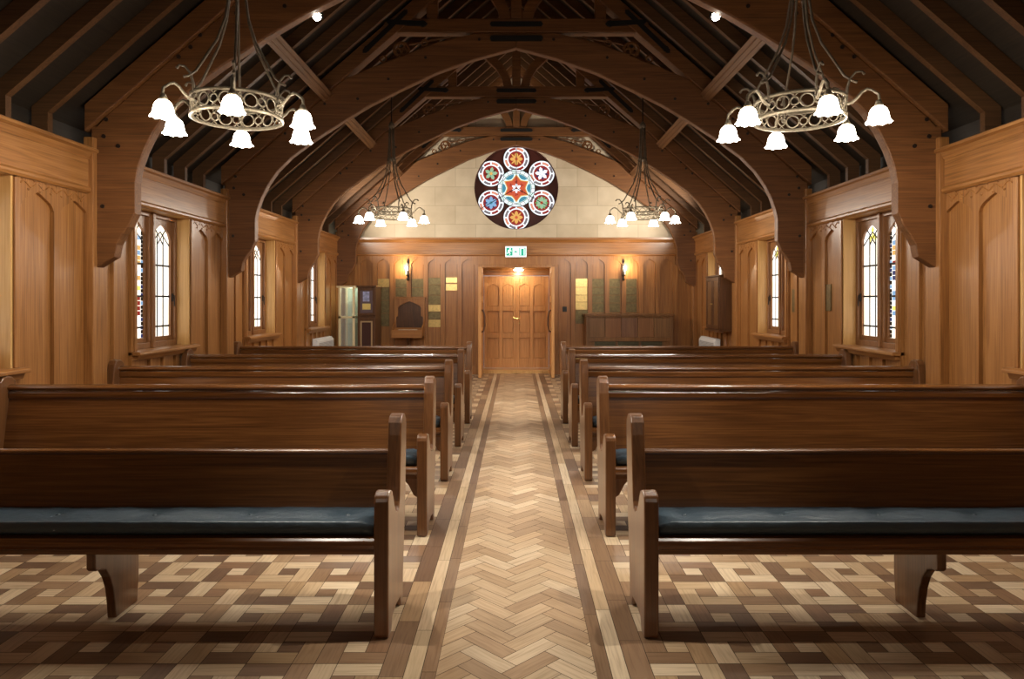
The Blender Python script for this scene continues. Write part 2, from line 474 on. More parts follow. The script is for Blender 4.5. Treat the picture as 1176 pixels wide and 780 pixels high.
# ------------------------------------------------------------------ wall panelling helper
def arch_pts(w, zs, zt):
    """pointed shouldered head from left to right"""
    h = zt - zs
    return [(-w/2, zs), (-w*0.44, zs + h*0.32), (-w*0.36, zs + h*0.52), (-w*0.12, zs + h*0.86), (0, zt),
            (w*0.12, zs + h*0.86), (w*0.36, zs + h*0.52), (w*0.44, zs + h*0.32), (w/2, zs)]
def panelling(mb, u0, u1, n, z0, z1, t0, t1, plane, stile=0.075, arched=True, zs=2.07, zt=2.19, base=0.16, ends=True, tf=None):
    """stiles, plinth and head boards on a wall face; t0 back, t1 front of the raised work"""
    span = (u1 - u0); pitch = (span - stile) / n if ends else span / n
    off = 0 if ends else -stile/2
    def bx(a, b, c, d):
        mb.prism([(a, c), (b, c), (b, d), (a, d)], t0, t1, plane)
    bx(u0, u1, z0, z0 + base)
    if tf is not None:      # boards of the fields, a shadow gap short of the stiles
        for k in range(n):
            a = u0 + off + stile + k*pitch + .007; b = u0 + off + (k + 1)*pitch - .007
            mb.prism([(a, z0 + base), (b, z0 + base), (b, z1 - .005), (a, z1 - .005)], t0, tf, plane)
    rng = range(n + 1)
    for k in rng:
        a = u0 + off + k * pitch; b = a + stile
        a, b = max(a, u0), min(b, u1)
        if b - a > 0.005: bx(a, b, z0 + base, zs if arched else z1 - stile)
    if arched:
        for k in range(n):
            cx = u0 + off + stile / 2 + (k + 0.5) * pitch; w = pitch - stile
            pts = [(cx + u, z) for u, z in arch_pts(w, zs, zt)]
            pts = [(cx - pitch/2, zs)] + pts + [(cx + pitch/2, zs)]
            mb.strip(pts, [(p[0], z1) for p in pts], t0, t1, plane)
    else:
        bx(u0, u1, z1 - stile, z1)
    return mb

# ------------------------------------------------------------------ side walls
names = {-1: 'left', 1: 'right'}
for sx in (-1, 1):
    mb = MB()
    # core with the four window openings
    outer = [(BACK, 0), (D + TH, 0), (D + TH, Z_CT), (BACK, Z_CT)]
    holes = [[(a, Z_SILL - .01), (b, Z_SILL - .01), (b, Z_CB), (a, Z_CB)] for a, b in OPEN]
    mb.holes(outer, holes, sx * (W + .045), sx * (W + TH), 'YZ')
    t0, t1, tf = sx * (W + .05), sx * (W - .008), sx*(W + .018)
    edges = [BAY0] + TR
    for k, (a, b) in enumerate(OPEN):
        s0 = edges[k] + 0.05; s1 = (edges + [D])[k + 1] + (0.05 if k < 3 else -0.1)
        s1 = TR[k] + 0.05
        panelling(mb, s0, a - 0.0, 2, 0, Z_CB, t0, t1, 'YZ', stile=0.07, arched=True, tf=tf)
        panelling(mb, b + 0.0, s1, 2, 0, Z_CB, t0, t1, 'YZ', stile=0.07, arched=True, tf=tf)
        panelling(mb, a, b, 4, 0, Z_SILL - .03, t0, t1, 'YZ', stile=0.06, arched=False, tf=tf)
    panelling(mb, BACK, BAY0 + .05, 16, 0, Z_CB, t0, t1, 'YZ', stile=0.07, arched=True, tf=tf)
    for k, (a, b) in enumerate(OPEN):      # carved vine running over the panel heads
        for (u0, u1) in ((edges[k] + .15, a - .05), (b + .07, TR[k] - .08)):
            n = 36
            mb.tube([(sx*(W - .008), u0 + (u1 - u0)*i/n, 2.232 + .018*math.sin(i*.9)) for i in range(n + 1)], .007, 5)
            for i in range(1, n, 3):
                u = u0 + (u1 - u0)*i/n; q = 2.232 + .034*(1 if i % 2 else -1)
                mb.lathe([(0, -.012), (.013, -.004), (.015, .004), (0, .012)], (sx*(W - .006), u, q), 6)
    o = mb.build('wall_' + names[sx], M['panel_v']); struct(o, f'oak panelled {names[sx]} side wall with arched panel heads and window openings')
    # dark stepping of core behind: cornice board and mouldings
    mb = MB()
    mb.box(sx * (W - .022), sx * (W + .02), BACK, D, Z_CB, Z_CT)
    mb.prism([(sx*(W + .3), Z_CT - .002), (sx*(W - .05), Z_CT - .002), (sx*(W - .075), Z_CT + .012), (sx*(W - .075), Z_CT + .034), (sx*(W - .055), Z_CT + .045), (sx*(W + .3), Z_CT + .045)], BACK, D, 'XZ')
    mb.prism([(sx*W, Z_CT - .05), (sx*(W - .03), Z_CT - .05), (sx*(W - .05), Z_CT - .002), (sx*W, Z_CT - .002)], BACK, D, 'XZ')
    mb.prism([(sx*W, Z_CB - .022), (sx*(W - .03), Z_CB - .022), (sx*(W - .045), Z_CB - .004), (sx*(W - .045), Z_CB + .014), (sx*(W - .024), Z_CB + .034), (sx*W, Z_CB + .034)], BACK, D, 'XZ')
    o = mb.build('trim_%d' % (1 if sx < 0 else 2), M['panel_y']); struct(o, f'moulded oak cornice board along the top of the {names[sx]} wall')
    mb = MB().box(sx*(W - .03), sx*W, BACK, D, 0, .13)
    o = mb.build('baseboard_' + names[sx], M['panel_y'], bevel=.004); struct(o, f'oak skirting along the {names[sx]} wall')
    # pilasters carrying the trusses
    for k, y in enumerate(TR):
        mb = MB().box(sx*(W - .06), sx*(W + .02), y - .05, y + .15, 0, 2.72)
        o = mb.build('trim_%d' % (3 + k + (4 if sx > 0 else 0)), M['panel_v'], bevel=.008)
        struct(o, f'narrow oak wall post under truss {k + 1} on the {names[sx]} wall')

# ------------------------------------------------------------------ windows
win_i = 0
def light_poly(y0, y1, z0, zs, zt):
    m = (y0 + y1) / 2; w = y1 - y0
    return [(y0, z0), (y1, z0), (y1, zs), (y1 - w*.10, zs + (zt-zs)*.42), (m + w*.16, zs + (zt-zs)*.84), (m, zt),
            (m - w*.16, zs + (zt-zs)*.84), (y0 + w*.10, zs + (zt-zs)*.42), (y0, zs)]
for sx in (-1, 1):
    for k, (a, b) in enumerate(OPEN):
        win_i += 1
        root = empty('window_%d' % win_i, (sx * W, (a + b) / 2, Z_SILL))
        struct(root, f'two-light leaded window on the {names[sx]} wall, number {k+1} from the front')
        yc = (a + b) / 2
        def X(t): return sx * t            # t: outward distance from the wall face
        xf = 0.17                          # frame plane
        a_, b_ = a - yc, b - yc
        zt = Z_CB - Z_SILL
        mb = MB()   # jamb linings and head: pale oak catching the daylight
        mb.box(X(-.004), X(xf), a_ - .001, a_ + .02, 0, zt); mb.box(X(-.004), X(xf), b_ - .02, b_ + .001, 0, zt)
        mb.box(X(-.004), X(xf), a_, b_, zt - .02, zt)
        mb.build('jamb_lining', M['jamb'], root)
        mb = MB()   # architrave on the room face
        for (p, q) in ((a_ - .045, a_ + .0), (b_ - 0.0, b_ + .045)):
            mb.box(X(-.022), X(.0), p, q, -.0, zt - .03)
        mb.build('architrave', M['panel_v'], root, bevel=.004)
        mb = MB()
        fw = 0.065
        l0, l1 = a_ + fw, -.045; r0, r1 = .045, b_ - fw
        # outer frame + mullion
        mb.holes([(a_ + .02, .0), (b_ - .02, .0), (b_ - .02, zt - .02), (a_ + .02, zt - .02)],
                 [[(l0, .055), (l1, .055), (l1, zt - .06), (l0, zt - .06)], [(r0, .055), (r1, .055), (r1, zt - .06), (r0, zt - .06)]],
                 X(xf - .05), X(xf + .06), 'YZ')
        mb.box(X(xf - .075), X(xf), -.022, .022, .0, zt - .02)
        mb.build('frame', M['frame'], root, bevel=.004)
        for n_, (p, q) in enumerate(((l0, l1), (r0, r1))):
            sw = 0.032
            gp, gq = p + sw, q - sw; gz0 = .10; gzs, gzt = 1.08, 1.225
            cas = MB().holes([(p, .055), (q, .055), (q, zt - .06), (p, zt - .06)], [light_poly(gp, gq, gz0, gzs, gzt)],
                             X(xf - .02), X(xf + .03), 'YZ').build('casement', M['frame'], root, bevel=.003)
            MB().prism(light_poly(gp - .004, gq + .004, gz0 - .004, gzs, gzt + .004), X(xf + .004), X(xf + .010), 'YZ').build('pane', M['pane'], cas)
            lead = MB()
            for z in (.20, .50, .81): lead.box(X(xf - .004), X(xf + .004), gp, gq, z - .009, z + .009)
            ww = gq - gp
            for u in (1/3, 2/3): lead.box(X(xf - .001), X(xf + .004), gp + ww*u - .008, gp + ww*u + .008, gz0, 1.12)
            # diamond quarrels in the head
            m_ = (gp + gq)/2
            for (u0, v0, u1, v1) in ((gp, 1.02, m_, 1.15), (m_, 1.15, gq, 1.02), (gp + ww/3, 1.02, m_ + ww*.28, 1.17), (gq - ww/3, 1.02, m_ - ww*.28, 1.17)):
                lead.tube([(X(xf), u0, v0), (X(xf), u1, v1)], .006, 5)
            lead.build('lead_cames', M['lead'], cas)
            near = (n_ == 0)
            if near:   # picture light: coloured border and figure
                cols = ['g_sky', 'g_green', 'g_yellow', 'g_navy', 'g_red', 'g_white', 'g_gold', 'lead', 'g_navy', 'lead']
                st = MB(); rnd = random.Random(win_i)
                st.cur = 0
                zz = gz0
                nrow = 26; hh = (1.12 - gz0) / nrow
                def rq(p0, p1, z0, z1, ci):
                    st.cur = ci; st.box(X(xf - .0005), X(xf + .003), p0, p1, z0, z1)
                for r_ in range(nrow):
                    z0 = gz0 + r_*hh
                    rq(gq - .034, gq - .002, z0 + .002, z0 + hh - .002, 9 if r_ % 2 else rnd.choice([3, 0, 7]))
                    rq(gp + .002, gp + .034, z0 + .002, z0 + hh - .002, 9 if r_ % 2 else rnd.choice([3, 0, 7]))
                for r_ in range(2, 18):
                    z0 = gz0 + .12 + r_*.048
                    for c_ in range(5):
                        if rnd.random() < .8:
                            u = gp + .045 + c_*(ww - .09)/5
                            rq(u + .002, u + (ww - .09)/5 - .002, z0, z0 + .042, rnd.choice([0, 1, 2, 3, 4, 6, 5]))
                st.build('stained_glass', [M[c] for c in cols], cas)
            else:
                st = MB()
                for (u, v) in ((m_, 1.17), (m_ - .05, 1.09), (m_ + .05, 1.09), (m_, 1.10)):
                    st.prism([(u - .03, v), (u, v - .04), (u + .03, v), (u, v + .04)], X(xf + .0005), X(xf + .0035), 'YZ')
                st.build('yellow_quarrels', M['g_yellow'] if sx > 0 else M['pane'], cas)
            if n_ == 1:
                ha = MB().box(X(xf - .035), X(xf - .02), q - .02, q - .006, .45, .53); ha.tube([(X(xf - .035), q - .013, .51), (X(xf - .05), q - .013, .51), (X(xf - .05), q - .013, .40)], .006, 6)
                ha.build('latch', M['iron'], cas)
        mb = MB().prism([(X(-.085), -.035), (X(-.085), -.012), (X(-.07), .0), (X(xf + .02), .0), (X(xf + .02), -.035)], a_ - .07, b_ + .07, 'XZ')
        mb.prism([(X(-.06), -.035), (X(-.045), -.075), (X(0), -.075), (X(0), -.035)], a_ - .05, b_ + .05, 'XZ')
        mb.build('sill', M['panel_y'], root, bevel=.004)

# ------------------------------------------------------------------ back wall, vestibule, gable
mb = MB()
dw = .76; dtop = 2.045
outer = [(-W - TH, 0), (-dw + .06, 0), (-dw + .06, dtop), (dw - .06, dtop), (dw - .06, 0), (W + TH, 0), (W + TH, Z_CT), (-W - TH, Z_CT)]
mb.holes(outer, [], D + .02, D + .16, 'XZ')
t0, t1, tf = D + .03, D - .030, D - .002
for sx in (-1, 1):
    a, b = (.7625, 3.0375) if sx > 0 else (-3.0375, -.7625)
    panelling(mb, a, b, 7, 0, Z_CB, t0, t1, 'XZ', stile=.085, arched=True, zs=2.10, zt=2.215, ends=False, tf=tf)
    a, b = (3.0375, W) if sx > 0 else (-W, -3.0375)
    panelling(mb, a, b, 1, 0, Z_CB, t0, t1, 'XZ', stile=.07, arched=True, zs=2.10, zt=2.215, tf=tf)
mb.box(-.7625, .7625, t1, t0, dtop + .005, Z_CB)
struct(mb.build('wall_back', M['panel_v']), 'oak panelled end wall with pointed panel heads around the doorway')
mb = MB().box(-W, W, D - .035, D + .02, Z_CB, Z_CT)
def xz_mould(mb, prof, x0, x1):   # profile in (forward, z)
    mb.prism([(D - f, z) for f, z in prof], x0, x1, 'YZ')
xz_mould(mb, [(0, Z_CT - .07), (.05, Z_CT - .06), (.075, Z_CT - .02), (.10, Z_CT - .01), (.10, Z_CT + .03), (0, Z_CT + .03)], -W, W)
xz_mould(mb, [(0, Z_CB - .03), (.04, Z_CB - .02), (.065, Z_CB + .0), (.065, Z_CB + .02), (0, Z_CB + .04)], -W, W)
struct(mb.build('trim_11', M['panel_x']), 'moulded oak cornice board across the end wall')
mb = MB()
for sx in (-1, 1): mb.box(sx*.700, sx*.765, D - .05, D + .02, 0, dtop + .06)
mb.box(-.70, .70, D - .05, D + .02, dtop, dtop + .06)
struct(mb.build('trim_12', M['panel_v'], bevel=.006), 'oak door casing around the doorway')
# vestibule recess
mb = MB()
for sx in (-1, 1): mb.box(sx*.70, sx*.86, D + .16, D + .8, 0, dtop + .12)
mb.box(-.7, .7, D + .1, D + .8, dtop, dtop + .12)
struct(mb.build('wall_vestibule', M['panel_v']), 'oak lined recess of the doorway')
mb = MB().box(-.70, .70, D + .15, D + .8, -.01, .06)
struct(mb.build('floor_threshold', M['jamb'], bevel=.004), 'pale wooden step in front of the double doors')
# closed double door
DY = 14.25
mb = MB().box(-.70, .70, DY - .04, DY + .05, 1.915, 1.985); 
for sx in (-1, 1): mb.box(sx*.655, sx*.70, DY - .04, DY + .05, .06, 1.985)
mb.box(-.70, .70, DY, DY + .05, 1.985, dtop)
struct(mb.build('trim_13', M['panel_x'], bevel=.004), 'oak frame and transom of the double doors')
def door_leaf(sx, parent, w=.652, z0=.065, h=1.845, inner=True):
    mb = MB().box(0, sx*w, .034, .05, z0, z0 + h)
    o = sx
    P = [(.06, .275), (.345, .585)]
    def bx(a, b, c, d): mb.box(o*a, o*b, -.006, .034, z0 + c, z0 + d)
    st = [(0, .06), (.275, .345), (.585, w)]
    for a, b in st: bx(a, b, 0, h)
    for a, b in P:
        for c, d in ((0, .19), (.60, .70), (1.14, 1.24)): bx(a, b, c, d)
        cx = (a + b)/2; ww = b - a
        pts = [(o*(cx + u), z0 + z) for u, z in arch_pts(ww, 1.60, 1.69)]
        mb.strip(pts, [(p[0], z0 + h) for p in pts], -.006, .034, 'XZ')
        for (c, d) in ((.19, .60), (.70, 1.14), (1.24, 1.72)):   # fielded boards, a gap short of the rails
            mb.box(o*(a + .010), o*(b - .010), .016, .034, z0 + c + .010, z0 + d - .010)
    return mb.build('door_panel', M['door'], parent, bevel=.003)
for n_, sx in ((1, -1), (2, 1)):
    root = empty('door_%d' % n_, (0, DY, 0)); struct(root, f'{names[sx]} leaf of the closed panelled oak double doors')
    lf = door_leaf(sx, root)
    if sx > 0:
        mb = MB().disc((.055, 1.06), .022, -.02, .0); mb.tube([(.055, -.02, 1.06), (.055, -.05, 1.06), (-.0, -.055, 1.055), (-.07, -.05, 1.07)], .011, 8)
        mb.disc((.055, .96), .014, -.012, 0)
        mb.build('door_handle', M['brass'], root, smooth=False)
# open outer leaves standing at right angles to the wall
for n_, sx in ((3, -1), (4, 1)):
    root = empty('door_%d' % n_, (sx*.692, D - .06, 0)); struct(root, f'{names[sx]} outer door leaf folded open into the aisle')
    mb = MB().box(0, -sx*.045, -.68, 0, .01, 2.03)
    for (y0, y1) in ((-.68, -.60), (-.36, -.30), (-.08, 0)): mb.box(sx*-.045, sx*-.057, y0, y1, .01, 2.03)
    for (z0, z1) in ((.01, .22), (.80, .92), (1.38, 1.5), (1.93, 2.03)):
        for (ya, yb) in ((-.60, -.36), (-.30, -.08)): mb.box(-sx*.045, -sx*.057, ya, yb, z0, z1)
    mb.build('door_panel', M['door'], root, bevel=.003)
    mb = MB(); hx = -sx*.057
    mb.tube([(hx, -.6, 1.24), (hx - sx*.035, -.6, 1.22), (hx - sx*.055, -.6, 1.12), (hx - sx*.055, -.6, .96), (hx - sx*.035, -.6, .86), (hx, -.6, .84)], .016, 8)
    mb.build('pull_handle', M['darkwood'], root, smooth=True)

# gable: sandstone with a round opening
RC = (0.0, 3.594); RR = .81
circ = [(RC[0] + RR*math.cos(2*PI*i/64), RC[1] + RR*math.sin(2*PI*i/64)) for i in range(64)]
mb = MB().holes([(-W - TH, Z_CT), (W + TH, Z_CT), (W + TH, roof_z(W) + .3), (0, RIDGE + .4), (-W - TH, roof_z(W) + .3)], [circ], D + .0, D + .35, 'XZ')
struct(mb.build('wall_gable', M['stone']), 'pale sandstone gable above the panelling with a round window')
# wall behind the camera
mb = MB().box(-W - TH, W + TH, BACK - .2, BACK, 0, RIDGE + .5)
struct(mb.build('wall_front', M['plaster']), 'plain wall behind the viewer')

# rose window
root = empty('window_9', (0, D + .12, RC[1])); struct(root, 'round stained glass rose window with six medallions around a star')
mb = MB(); mb.disc((0, 0), RR + .01, .02, .05, 64); mb.build('tracery', M['maroon'], root)
mb = MB().holes([(RR*math.cos(2*PI*i/64), RR*math.sin(2*PI*i/64)) for i in range(64)], [[((RR - .02)*math.cos(2*PI*i/64), (RR - .02)*math.sin(2*PI*i/64)) for i in range(64)]], -.03, .02, 'XZ')
mb.build('outer_ring', M['maroon'], root)
def sector(mb, c, r0, r1, a0, a1, y, n=6):
    lo = [(c[0] + r0*math.cos(a0 + (a1-a0)*i/n), c[1] + r0*math.sin(a0 + (a1-a0)*i/n)) for i in range(n + 1)]
    hi = [(c[0] + r1*math.cos(a0 + (a1-a0)*i/n), c[1] + r1*math.sin(a0 + (a1-a0)*i/n)) for i in range(n + 1)]
    mb.strip(lo, hi, y, y + .004, 'XZ')
def flower(mb, c, r, n, rot, y, wf=.34):
    for k in range(n):
        a = rot + 2*PI*k/n
        ux, uz = math.cos(a), math.sin(a); vx, vz = -uz, ux
        pts = [(.08, 0), (.35, wf), (.7, wf*1.05), (1.0, 0), (.7, -wf*1.05), (.35, -wf)]
        mb.prism([(c[0] + r*(p*ux + q*vx), c[1] + r*(p*uz + q*vz)) for p, q in pts], y, y + .004, 'XZ')
cols = [M['g_white'], M['g_pale'], M['g_blue'], M['g_orange'], M['g_red'], M['g_gold'], M['g_green'], M['g_sage'], M['g_sky'], M['g_navy'], M['lead'], M['maroon'], emis('glass_smoke', (.20, .17, .18, 1), .8), emis('glass_salmon', (.80, .30, .18, 1), .8)]
RM, RCEN, RO = .257, .368, .566
# centre
mb = MB()
for k in range(24):
    mb.cur = 0 if k % 2 else 1
    sector(mb, (0, 0), .295, .355, 2*PI*k/24 + .012, 2*PI*(k+1)/24 - .012, .010, 3)
mb.cur = 1; mb.disc((0, 0), .285, .013, .017, 48)
for k in range(6):      # blue lunes between the star points
    a = k*PI/3
    mb.cur = 2
    pts = []
    for i in range(9): t = -0.36 + .72*i/8; pts.append((.278*math.cos(a + t), .278*math.sin(a + t)))
    q0, q1 = pts[-1], pts[0]
    inn = [(.225*math.cos(a + .26), .225*math.sin(a + .26)), (.200*math.cos(a), .200*math.sin(a)), (.225*math.cos(a - .26), .225*math.sin(a - .26))]
    mb.prism(pts + inn, .009, .013, 'XZ')
hexs = []
for k in range(6):
    a = PI/3*k + PI/2 - PI/6*0
    hexs += [(.275*math.cos(a), .275*math.sin(a)), (.205*math.cos(a + PI/6 - .24), .205*math.sin(a + PI/6 - .24)), (.182*math.cos(a + PI/6), .182*math.sin(a + PI/6)), (.205*math.cos(a + PI/6 + .24), .205*math.sin(a + PI/6 + .24))]
a_off = 0
mb.cur = 5; mb.prism([(p[0]*1.0, p[1]*1.0) for p in hexs], .006, .009, 'XZ')
mb.cur = 3; mb.prism([(p[0]*.9, p[1]*.9) for p in hexs], .002, .006, 'XZ')
mb.cur = 4
for k in range(6): flower(mb, (.12*math.cos(PI/6 + k*PI/3), .12*math.sin(PI/6 + k*PI/3)), .035, 3, k, -.001)
mb.cur = 0; flower(mb, (0, 0), .10, 6, PI/6, -.003, .22)
mb.cur = 3; mb.disc((0, 0), .022, -.006, -.003)
mb.build('centre_medallion', cols, root)
fl_c = {90: 5, 30: 0, -30: 7, -90: 5, -150: 8, 150: 7}
fl_n = {90: 4, 30: 5, -30: 6, -90: 4, -150: 6, 150: 5}
for deg in (90, 30, -30, -90, -150, 150):
    a = math.radians(deg); c = (RO*math.cos(a), RO*math.sin(a))
    mb = MB()
    mb.cur = 0; mb.disc(c, RM - .008, .013, .018, 40)
    for k in range(8):
        mb.cur = (12, 13, 4, 12, 13, 12, 4, 12)[k]
        a0 = 2*PI*k/8 + .08; sector(mb, c, .180, .222, a0, a0 + 2*PI/8 - .14, .010, 4)
    mb.cur = 4; mb.disc(c, .155, .008, .013, 32)
    mb.cur = {90: 5, 30: 9, -30: 6, -90: 5, -150: 9, 150: 11}[deg]
    flower(mb, c, .140, fl_n[deg], a + PI/fl_n[deg], .005, .10)
    mb.cur = fl_c[deg]; flower(mb, c, .130, fl_n[deg], a, .002, .24)
    mb.cur = {90: 3, 30: 0, -30: 3, -90: 3, -150: 2, 150: 5}[deg]; mb.disc(c, .03, -.001, .002, 12)
    mb.cur = 10
    o = mb.build('medallion', cols, root)
    MB().ring((c[0], .005, c[1]), RM - .004, .006, 'Y', 40, 6).build('lead_rim', M['lead'], root)
MB().ring((0, .003, 0), RCEN - .004, .006, 'Y', 48, 6).build('lead_rim', M['lead'], root)
mb = MB()
for deg in (90, 210, 330):
    a = math.radians(deg); mb.tube([(0, -.012, 0), ((RR - .02)*math.cos(a), -.012, (RR - .02)*math.sin(a))], .007, 6)
mb.build('support_bars', M['lead'], root)

# ------------------------------------------------------------------ roof: boarding, rafters, purlins
mb = MB()
off = .15
for sx in (-1, 1):
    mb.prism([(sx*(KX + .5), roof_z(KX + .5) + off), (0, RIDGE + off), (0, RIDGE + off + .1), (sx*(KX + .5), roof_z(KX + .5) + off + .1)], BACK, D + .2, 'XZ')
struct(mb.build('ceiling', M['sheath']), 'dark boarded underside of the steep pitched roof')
for sx in (-1, 1):
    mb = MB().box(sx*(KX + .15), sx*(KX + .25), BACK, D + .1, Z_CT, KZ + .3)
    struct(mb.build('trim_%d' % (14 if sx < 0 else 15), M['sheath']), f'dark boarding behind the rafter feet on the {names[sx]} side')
def rafter_bm(sx):
    mb = MB()
    w = .028
    mb.prism([(sx*KX, KZ), (sx*.02, roof_z(.02)), (sx*.02, roof_z(.02) + .145), (sx*(KX + .12), roof_z(KX + .12) + .145), (sx*(KX+.12), KZ)], -w, w, 'XZ')
    return mb
rproto = {}
ordw = ['first', 'second', 'third', 'fourth']
for sx in (-1, 1):
    r0 = rafter_bm(sx).build('rafter', M['rafter'])
    foot = MB().box(sx*KX, sx*(KX + .12), -.028, .028, Z_CT + .045, KZ).build('rafter_foot', M['rafter'], r0)
    used = False
    for k in range(-1, 4):
        lo = (TR[k - 1] if k > 0 else TR[0] - 2.61*(1 - k))
        for q in range(1, 6):
            y = lo + 2.61 * q / 6 + .05
            if y < 3.6: continue
            if k == -1: continue
            r = r0 if not used else copy_tree(r0); used = True
            r.location = (0, y, 0)
            if k == 0: lab = f'timber rafter on the {names[sx]} slope, nearest the viewer before the first roof truss'
            else: lab = f'timber rafter on the {names[sx]} roof slope between {ordw[k-1]} and {ordw[k]} truss from viewer'
            tag(r, lab, 'rafter', f'{names[sx]} rafters in bay {ordw[k]}')
for sx in (-1, 1):
    for k in range(1, 4):
        y0, y1 = TR[k-1] + .12, TR[k] - .0
        cx, cz = sx*2.27, roof_z(2.27) - .005
        n = Vector((-sx*SL, 0, -1)).normalized(); t = Vector((1, 0, -sx*SL)).normalized() if sx > 0 else Vector((1, 0, SL)).normalized()
        t = Vector((n.z, 0, -n.x))
        p = [Vector((cx, 0, cz)) + t*a + n*b for a, b in ((-.07, 0), (.07, 0), (.07, .11), (-.07, .11))]
        mb = MB().prism([(q.x, q.z) for q in p], y0, y1, 'XZ')
        # a shallow hollow moulding run along its face
        p2 = [Vector((cx, 0, cz)) + t*a + n*b for a, b in ((-.03, .11), (.03, .11), (.02, .122), (-.02, .122))]
        mb.prism([(q.x, q.z) for q in p2], y0, y1, 'XZ')
        o = mb.build('roof_purlin', M['beam_y'], bevel=.006)
        tag(o, f'heavy purlin under the {names[sx]} roof slope between the {ordw[k-1]} and {ordw[k]} trusses', 'purlin', 'roof purlins')

